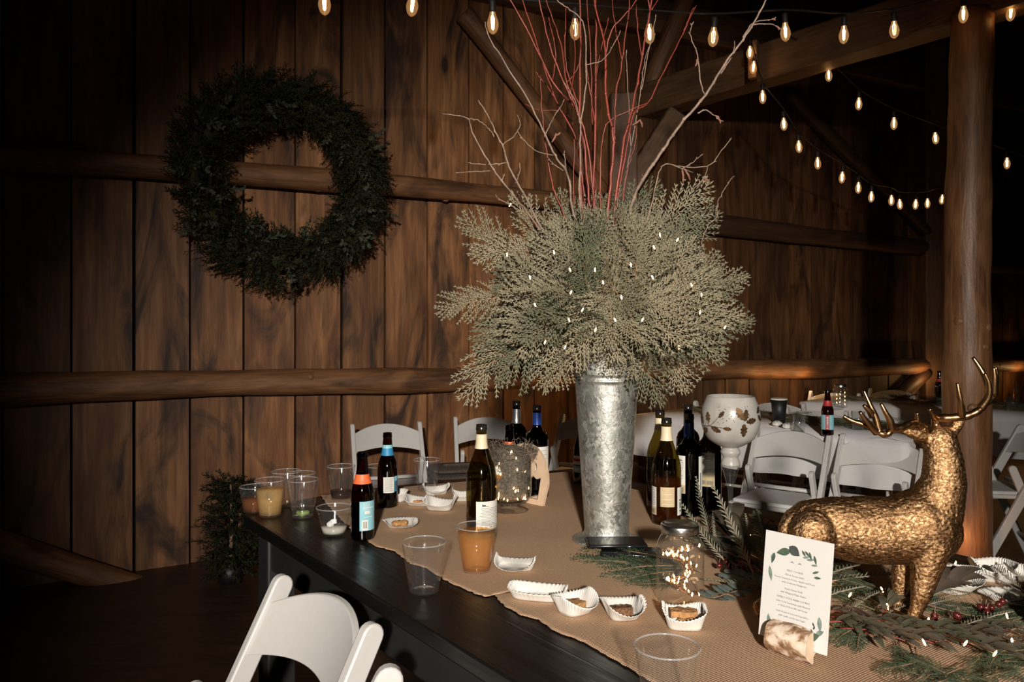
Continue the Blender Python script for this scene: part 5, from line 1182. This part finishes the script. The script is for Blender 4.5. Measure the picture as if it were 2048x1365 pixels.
bares = [
 ([(1262, 415, -.05), (1292, 350, -.07), (1326, 300, -.09), (1360, 250, -.11), (1411, 190, -.13), (1448, 130, -.14), (1480, 88, -.15), (1508, 45, -.15), (1535, -8, -.15), (1560, -60, -.15)], .0062, 'long bare branch slanting up to the string lights', [[(1411, 192, -.13), (1402, 168, -.14), (1394, 110, -.15), (1380, 68, -.16), (1385, 48, -.16)], [(1486, 75, -.15), (1505, 47, -.14), (1530, 40, -.13), (1548, 38, -.12)], [(1505, 50, -.15), (1540, 48, -.16), (1558, 56, -.17)], [(1396, 226, -.12), (1412, 221, -.12), (1430, 232, -.12), (1440, 242, -.12)], [(1442, 148, -.14), (1462, 115, -.13), (1470, 88, -.12)]], [(1394, 120, -.15, -3, 12), (1437, 238, -.12, 4, 8), (1432, 232, -.12, 6, 5), (1545, 38, -.12, 5, 2), (1555, 54, -.17, 3, 5)]),
 ([(1075, 442, -.06), (1040, 374, -.08), (1015, 326, -.09), (1004, 289, -.10), (987, 256, -.10), (971, 223, -.11), (956, 200, -.11)], .0042, 'bare branch left of the red twigs with a curved upper tip', [[(1004, 290, -.1), (1025, 275, -.09), (1040, 252, -.08), (1036, 232, -.08)], [(1014, 326, -.09), (985, 329, -.1), (945, 328, -.11), (941, 326, -.11)], [(1032, 366, -.08), (1040, 345, -.07), (1039, 332, -.07)]], []),
 ([(1060, 432, -.10), (1040, 407, -.12), (1004, 363, -.14), (976, 322, -.15), (945, 264, -.16), (936, 238, -.17), (905, 230, -.18), (883, 228, -.18)], .0036, 'bare branch reaching lowest and furthest towards the wreath', [[(981, 342, -.14), (960, 343, -.15), (918, 345, -.16)], [(936, 238, -.17), (955, 240, -.17), (975, 255, -.16), (985, 268, -.15)], [(1004, 363, -.14), (1009, 350, -.14)], [(1048, 425, -.12), (1010, 405, -.12), (993, 394, -.13)]], []),
 ([(1146, 421, -.04), (1136, 352, -.05), (1110, 311, -.07), (1092, 271, -.08), (1055, 198, -.09), (1011, 128, -.10), (978, 73, -.11), (971, 44, -.11)], .0044, 'bare branch crossing before the diagonal wall brace', [[(1106, 311, -.07), (1073, 302, -.08), (1048, 280, -.09), (1037, 266, -.09)], [(1092, 268, -.08), (1104, 240, -.07), (1126, 205, -.06)], [(1128, 342, -.05), (1112, 332, -.06), (1100, 322, -.06)], [(1136, 352, -.05), (1130, 320, -.05), (1129, 306, -.05)]], [(1112, 268, -.07, -8, 16), (1120, 266, -.07, -8, 5)]),
 ([(1161, 421, -.09), (1161, 330, -.10), (1161, 256, -.11), (1172, 165, -.12), (1169, 55, -.12), (1140, 20, -.12), (1114, 0, -.12), (1090, -40, -.12)], .0036, 'bare branch rising in front of the plumb red twigs', [[(1171, 130, -.12), (1202, 122, -.12), (1218, 106, -.13), (1240, 66, -.13)], [(1161, 250, -.11), (1150, 200, -.12), (1130, 170, -.13)]], []),
 ([(1396, 520, -.02), (1405, 480, -.04), (1416, 450, -.05), (1432, 436, -.06), (1436, 403, -.07), (1451, 377, -.08), (1462, 358, -.08), (1469, 352, -.08)], .0024, 'curled thin bare branch standing clear past the bouquet edge', [], []),
 ([(1300, 420, -.03), (1318, 345, -.05), (1335, 328, -.06), (1363, 337, -.07), (1385, 345, -.07)], .0030, 'bare branch bending level above the cedar tops', [[(1350, 332, -.06), (1414, 333, -.08), (1440, 305, -.09), (1460, 281, -.10)], [(1364, 337, -.07), (1385, 325, -.07), (1401, 312, -.07)], [(1385, 380, -.06), (1405, 360, -.07), (1414, 340, -.08)]], [(1364, 338, -.07, 2, 26), (1370, 340, -.07, 10, 20), (1410, 358, -.07, 6, 4)]),
 ([(1240, 420, .05), (1262, 300, .07), (1280, 190, .09), (1290, 120, .1), (1310, 68, .1)], .0026, 'thin bare branch in the gap before the tie beam', [[(1283, 180, .09), (1300, 90, .1), (1312, 34, .1)], [(1262, 296, .07), (1256, 180, .08), (1252, 105, .08)]], [(1266, 250, .07, 14, -10), (1280, 240, .07, 4, 14)]),
]
for pts, r, lb, sd, ck in bares: branch('bare_branch', pts, r * .84, r * .28, 'twig', lb, BG, sd, ck)
# light string woven through the bouquet
LB = [(1020, 410), (1014, 510), (1108, 505), (1140, 540), (1262, 530), (1308, 495), (1305, 555), (1142, 585), (1206, 565), (1060, 555), (1383, 570), (1403, 590), (1400, 625), (1450, 655), (1070, 610), (1138, 640), (1191, 660), (1090, 685), (1130, 695), (1358, 695), (1243, 595), (1165, 620), (1190, 540), (1320, 470), (1355, 480), (1230, 640), (1285, 640)]
pts = []
for i, (u, v) in enumerate(LB):
    dx, dz = (u - 1207) / 260, (v - 600) / 210; yy = V0.y - .27 * math.sqrt(max(.05, 1 - min(.95, dx * dx * .8 + dz * dz * .6))) - .02; pts.append(P(u, v, yy))
rest = pts[1:]; chain = [pts[0]]
while rest: nx = min(rest, key=lambda p: (p - chain[-1]).length); rest.remove(nx); chain.append(nx)
wire = []
for a, b in zip(chain, chain[1:]): wire += [a, a.lerp(b, .5) + Vector((0, .11, .01))]
light_string('tiny warm lights on copper wire woven through the cedar bouquet', VT, wire + [chain[-1]], pts, .010, lr=.0018)
# ------------------------------------------------------------------ greenery laid along the runner
def sprig_px(ps, k, u0, v0, u1, v1, label, group, lift0=.012, lift1=.02, roll=0.0, sc=None, native=.22):
    a = T(u0, v0); b = T(u1, v1); a.z += lift0; b.z += lift1; d = b - a
    place(ps, k, a, d, Vector((roll, -.25, 1)), label, group, (d.length / native) if sc is None else sc)
def stand_px(ps, k, u0, v0, u1, v1, label, group, dy=.0, native=.22):
    a = T(u0, v0); a.z += .006; b = P(u1, v1, a.y + dy); d = b - a; place(ps, k, a, d, Vector((q.uniform(-.3, .3), -1, .2)), label, group, d.length / native)
q = Random(77)
LG, GG = 'dark green cedar frond fanned on the runner at the foot of the vase', 'cedar fronds at the vase foot'
for i, (u0, v0, u1, v1) in enumerate([(1330, 1135, 1125, 1118), (1340, 1140, 1140, 1128), (1345, 1130, 1160, 1106), (1350, 1150, 1175, 1145), (1355, 1155, 1205, 1160), (1350, 1145, 1185, 1132), (1365, 1165, 1250, 1178), (1360, 1160, 1230, 1166), (1370, 1170, 1280, 1182), (1380, 1140, 1225, 1120), (1390, 1150, 1290, 1150), (1400, 1160, 1300, 1130)]):
    sprig_px(GC_, i, u0, v0, u1, v1, LG, GG, .006 + .003 * (i % 4), .008 + .004 * (i % 3))
LG, GG = 'dark green cedar frond under the stag and behind the menu card', 'cedar fronds under the stag'
for i in range(34):
    u = q.uniform(1410, 1860); v = 1135 + (u - 1410) * .16 + q.uniform(-45, 45); du = q.uniform(70, 150) * q.choice((1, 1, -1)); sprig_px(GC_, i, u, v, u + du, v + du * .12 + q.uniform(-35, 20), LG, GG, .004 + q.random() * .02, .008 + q.random() * .03, q.uniform(-.4, .4))
LG, GG = 'dark green cedar frond at the bottom edge of the picture, past the card', 'cedar fronds by the picture bottom'
for i in range(74):
    u = q.uniform(1790, 2110); v = 1318 + q.random() * 85 - max(0, u - 1900) * .12; sprig_px(GC_, i, u, v, u + q.uniform(-90, 60), v + q.uniform(-35, 40), LG, GG, .004 + q.random() * .02, .006 + q.random() * .02, q.uniform(-.4, .4))
for i, (u0, v0, u1, v1) in enumerate([(1700, 1255, 1690, 1310), (1715, 1260, 1728, 1322), (1725, 1265, 1660, 1300), (1800, 1300, 1840, 1350), (1790, 1295, 1810, 1345), (1690, 1245, 1668, 1275), (1830, 1310, 1880, 1380)]): sprig_px(GC_, i, u0, v0, u1, v1, LG, GG, .012, .006)
LG, GG = 'dark green cedar frond on the runner right of the stag by the baking cups', 'cedar fronds by the baking cups'
for i in range(12):
    u = q.uniform(1880, 2040); v = q.uniform(1215, 1260); sprig_px(GC_, i, u, v, u + q.uniform(60, 130), v + q.uniform(-25, 15), LG, GG, .004, .02)
# upright feathery stems
LF_ = ['pale feathery leaf stem leaning up before the dark wine bottles', 'feathery leaf stem rising in front of the barcode bottle', 'feathery leaf stem leaning against the goblet stem', 'feathery leaf stem standing between the goblet and the menu card', 'short feathery leaf stem beside the goblet foot']
for i, (u0, v0, u1, v1, dy) in enumerate([(1470, 1150, 1366, 1003, .02), (1440, 1110, 1390, 958, .04), (1530, 1180, 1421, 985, .06), (1520, 1140, 1493, 1025, .04), (1440, 1130, 1424, 1026, .03)]):
    stand_px(FEA, i, u0, v0, u1, v1, LF_[i], 'upright feathery stems by the jar', dy, .2)
LG, GG = 'pale feathery leaf stem lying in the greenery around the jar and card', 'feathery stems lying in the greenery'
for i, (u0, v0, u1, v1) in enumerate([(1560, 1195, 1405, 1190), (1600, 1205, 1735, 1158), (1640, 1190, 1800, 1178), (1600, 1240, 1735, 1210), (1540, 1150, 1450, 1110), (1560, 1160, 1500, 1060), (1690, 1250, 1780, 1215), (1760, 1260, 1840, 1240), (1900, 1290, 2010, 1262), (1470, 1160, 1440, 1100), (1840, 1230, 1945, 1200), (1850, 1235, 1930, 1225)]):
    sprig_px(FEA, i, u0, v0, u1, v1, LG, GG, .018, .035, q.uniform(-.5, .5), native=.2)
for i, (u0, v0, u1, v1) in enumerate([(2060, 1215, 1990, 1175), (2070, 1225, 1975, 1195), (2075, 1235, 1990, 1220), (2070, 1205, 2010, 1165)]): sprig_px(FEA, i, u0, v0, u1, v1, 'leafy stem poking in over the flattened baking cup at the picture edge', 'leafy stems at the picture edge', .025, .045, q.uniform(-.5, .5), native=.2)
LG, GG = 'long leaved dark stem with a red stalk lying in the greenery below the stag', 'long leaved stems below the stag'
for i, (u0, v0, u1, v1) in enumerate([(1640, 1262, 1800, 1290), (1680, 1275, 1850, 1315), (1730, 1285, 1910, 1318), (1790, 1290, 1990, 1325), (1700, 1262, 1880, 1285), (1830, 1285, 2040, 1310), (1860, 1300, 2060, 1340), (1640, 1240, 1760, 1262), (1760, 1278, 1960, 1300), (1655, 1250, 1780, 1310), (1900, 1270, 2060, 1290)]):
    sprig_px(LNG, i, u0, v0, u1, v1, LG, GG, .016, .020, q.uniform(-.4, .4), native=.31)
LG, GG = 'long leaved dark stem with a red stalk behind the card or the jar', 'long leaved stems behind the card'
for i, (u0, v0, u1, v1) in enumerate([(1760, 1265, 1830, 1215), (1820, 1245, 1950, 1190), (1500, 1175, 1410, 1105), (1530, 1170, 1430, 1080), (1490, 1160, 1460, 1060), (1560, 1180, 1420, 1140), (1830, 1215, 1935, 1210)]):
    sprig_px(LNG, i, u0, v0, u1, v1, LG, GG, .018, .045, q.uniform(-.4, .4), native=.31)
LG, GG = 'grey-green round leaved stem tucked in the table greenery', 'round leaved stems in the greenery'
for i, (u0, v0, u1, v1) in enumerate([(1500, 1185, 1420, 1218), (1560, 1190, 1450, 1165), (1790, 1230, 1860, 1212), (1840, 1225, 1900, 1240), (1520, 1160, 1470, 1130)]): sprig_px(EUC, i, u0, v0, u1, v1, LG, GG, .010, .020, 0, native=.17)
bsrc = None
for i in range(16):
    u, v = [(1970, 1248), (1994, 1232), (1462, 1152), (1450, 1156), (1468, 1165), (1905, 1262), (1880, 1270)][i % 7]; p = T(u + q.uniform(-12, 12), v + q.uniform(-6, 6)); p.z += q.uniform(.018, .032)
    if bsrc is None:
        bsrc = bpy.data.objects.new('red_berry', None); m = MB(); m.lathe([(.0066 * math.sin(PI * k / 8) + 1e-4, -.0066 * math.cos(PI * k / 8)) for k in range(9)], 12); m.build('berry', M['berry'], bsrc); m = MB(); m.tube([(0, 0, .006), (.002, 0, .016)], .0007, 5); m.build('stalk', M['twig'], bsrc); COL.objects.link(bsrc); o = bsrc
    else: o = dup(bsrc)
    o.location = p; tag(o, 'dark red berry nestled in the table greenery', 'berry', 'red berries in the greenery')
LT = [(1490, 1132), (1764, 1214), (1775, 1250), (1857, 1278), (1848, 1326), (1931, 1328), (2014, 1270), (2024, 1322), (1911, 1158), (1700, 1225), (1500, 1100), (1990, 1350), (1660, 1195)]
lp_ = []
for u, v in LT: p = T(u, v); p.z += .034; lp_.append(p)
order = sorted(lp_, key=lambda p: p.x + .3 * p.y)
light_string('tiny warm lights on copper wire strung through the table greenery', T(1700, 1230), order, lp_, .012, lr=.0019)

# ------------------------------------------------------------------ string lights overhead
def bulb_parts(t):
    m = MB(); m.lathe(dens([(.0110, 0), (.0120, -.012), (.0200, -.036), (.0215, -.052), (.0160, -.072), (.006, -.082), (.0005, -.084)], 4), 20); g = m.build('bulb', M['bulbglass'], t)
    m = MB(); m.lathe([(.0005, .040), (.010, .040), (.0125, .034), (.0125, .0), (.0115, -.004), (.0005, -.004)], 14); s = m.build('socket', M['cord'], g)
    m = MB()
    for k in range(4):
        a = k * PI / 2; c, sn = math.cos(a), math.sin(a); m.tube([(.003 * c, .003 * sn, -.016), (.0075 * c, .0075 * sn, -.026), (.0055 * c, .0055 * sn, -.062), (.0015 * c, .0015 * sn, -.068)], .0008, 5)
    m.tube([(0, 0, -.004), (0, 0, -.030), (0, 0, -.062)], [.0022, .0016, .0012], 6); f = m.build('filament', M['filament'], g)
    return g
BSRC = [None]
def string_lights(label, path, bulbs):
    """path: points of the hanging cord; bulbs: their glass middles"""
    base = Vector(path[0]); t = thing('string_lights', label, 'string lights', base, 0, 'string lights under the roof')
    m = MB(); m.tube(smoothpath([Vector(p) - base for p in path], 4), .0045, 6); m.build('cord', M['cord'], t)
    for p in bulbs:
        p = Vector(p) - base + Vector((0, 0, .046))
        if BSRC[0] is None: BSRC[0] = bulb_parts(t); o = BSRC[0]
        else:
            o = BSRC[0].copy(); COL.objects.link(o); o.parent = t
            for ch in BSRC[0].children: c = ch.copy(); COL.objects.link(c); c.parent = o
        o.location = p; o.rotation_euler = (q.uniform(-.08, .08), q.uniform(-.08, .08), q.uniform(0, 3))
    return t
def from_px(lst): return [P(u, v, Z) for u, v, Z in lst]
SA = from_px([(648, 8, 2.75), (827, 12, 2.85), (985, 47, 2.95), (1150, 60, 3.05), (1298, 70, 3.2), (1428, 76, 3.3), (1570, 66, 3.45), (1688, 71, 3.6), (1788, 61, 3.7), (1927, 30, 3.85), (2023, 27, 4.0)])
string_lights('nearest string of warm bulbs, crossing the top before the round post', [P(380, -60, 2.6)] + [p + Vector((0, 0, .10)) for p in SA] + [P(2160, -10, 4.1)], SA)
SB = from_px([(1500, 106, 5.0), (1508, 136, 5.0), (1525, 195, 4.9), (1567, 250, 5.0), (1597, 295, 5.15), (1635, 328, 5.3), (1685, 356, 5.5), (1717, 377, 5.7), (1743, 395, 5.85), (1783, 402, 6.0), (1799, 410, 6.15), (1832, 410, 6.3), (1855, 408, 6.45), (1885, 400, 6.6)])
string_lights('far string of warm bulbs sagging from the wood block behind the round post', [p + Vector((0, 0, .10)) for p in SB] + [P(1990, 380, 7.0), P(2150, 320, 7.4)], SB)
SC_ = from_px([(1657, 152, 5.0), (1718, 209, 5.1), (1788, 248, 5.2), (1870, 278, 5.35), (1945, 306, 5.5), (2014, 328, 5.6)])
string_lights('middle string of warm bulbs slanting down behind the round post', [P(1560, 60, 4.9)] + [p + Vector((0, 0, .10)) for p in SC_] + [P(2140, 350, 5.8)], SC_)

# ------------------------------------------------------------------ on the banquet tables
def far_cup(p, h, rt, rb, mat_, label, cat='cup', rim=None, group=None):
    t = thing('paper_cup' if mat_ == 'sap' else 'drinking_glass', label, cat, p, 0, group); m = MB(); m.lathe([(0, .002), (rb, 0), (rt, h), (rt - .002, h), (rb - .002, .005), (0, .005)], 28); m.build('cup_wall', M[mat_], t)
    if rim: m = MB(); m.lathe([(rt + .0008, h - .006), (rt + .0016, h - .001), (rt, h + .002), (rt - .003, h), (0, h - .001)], 28); m.build('lid', M[rim], t)
    return t
def at_px(u, v, h=.756): p = T(u, v, h); return p
far_cup(at_px(1558, 846), .140, .046, .034, 'sap', 'black paper cup with a white rim on the white cloth behind the goblet', rim='paper')
far_cup(at_px(1598, 864), .085, .034, .030, 'glass', 'small clear glass on the white cloth between the black cup and the bottle')
far_cup(at_px(1716, 860), .10, .036, .030, 'glass', 'clear glass on the white cloth behind the stag antlers')
far_cup(at_px(2025, 822), .09, .042, .034, 'glass', 'clear glass on the farthest table past the round post')
far_cup(at_px(2033, 800), .12, .020, .018, 'glass', 'slim clear glass far back past the round post')
bottle('beer', 0, 0, 'brown beer bottle with red and teal label on the white cloth', 'amber', at=at_px(1655, 872) , cap=('red', .150, .178), labels=[('ltblue', .030, .105, 0, 75, [('red', .030, .105, 0, 17)] + [('paper', .035 + .008 * k, .040 + .008 * k, 0, 9) for k in range(8)])])
bottle('beer', 0, 0, 'dark beer bottle on the farthest table, red band round its neck', 'amber', at=at_px(1879, 806), cap=('red', .150, .17))  # plain red band round the neck
def far_jar(p, label, scale=1.0):
    t = thing('mason_jar', label, 'jar', p, 0); m = MB(); m.lathe([(0, .003)] + jar, 32); m.build('jar_glass', M['glass'], t); m = MB(); m.lathe([(.0375, .139), (.0385, .1555), (.036, .158), (0, .157)], 32); m.build('screw_lid', M['steel'], t)
    wire = [p + Vector((.03 * math.cos(k * 2.1), .03 * math.sin(k * 2.1), .02 + .009 * k)) for k in range(10)]
    light_string('tiny warm lights inside the ' + label, p + Vector((0, 0, .01)), wire, wire, .010, lr=.0022); return t
far_jar(at_px(1497, 850), 'jar with a steel lid behind the goblet rim')
far_jar(at_px(1681, 815), 'jar with a steel lid on the farthest table')
for k, (u, v) in enumerate(((1554, 853), (1574, 858))):
    p = at_px(u, v); m = MB(); qq = Random(50 + k); m.grid(14, 8, lambda a, b: tuple(Vector((math.cos(2 * PI * a) * math.sin(PI * b), math.sin(2 * PI * a) * math.sin(PI * b) * .7, .5 + math.cos(PI * b) * -.5)) * .026 * (1 + .35 * math.sin(7 * a * 2 * PI // 1 + 5 * b * 3)) * 1.0), wrap=True)
    o = m.build('crumpled_napkin', M['paper'], loc=p); tag(o, ('small crumpled white napkin just before the black cup', 'larger crumpled white napkin right of the black cup')[k], 'napkin', 'crumpled napkins by the black cup')
LG, GG = 'dark green cedar frond of the garland along the white banquet table', 'garland fronds on the banquet table'
for i in range(46):
    s = q.uniform(.25, 1.75); a = on2(s, .40 + q.uniform(-.06, .06)); a.z += .004 + q.random() * .025; d = D2 * q.choice((1, -1)) + N2 * q.uniform(-.7, .7) + Vector((0, 0, q.uniform(.0, .35))); place(GC_, i, a, d, Vector((0, -.4, 1)), LG, GG, q.uniform(.6, .9))
LG, GG = 'dark green cedar frond of the garland along the farthest banquet table', 'garland fronds on the farthest table'
for i in range(46):
    s = q.uniform(.1, 2.5); a = on3(s, .36 + q.uniform(-.06, .06)); a.z += .004 + q.random() * .025; d = D3 * q.choice((1, -1)) + N3 * q.uniform(-.7, .7) + Vector((0, 0, q.uniform(.0, .35))); place(GC_, i, a, d, Vector((0, -.4, 1)), LG, GG, q.uniform(.7, 1.0))
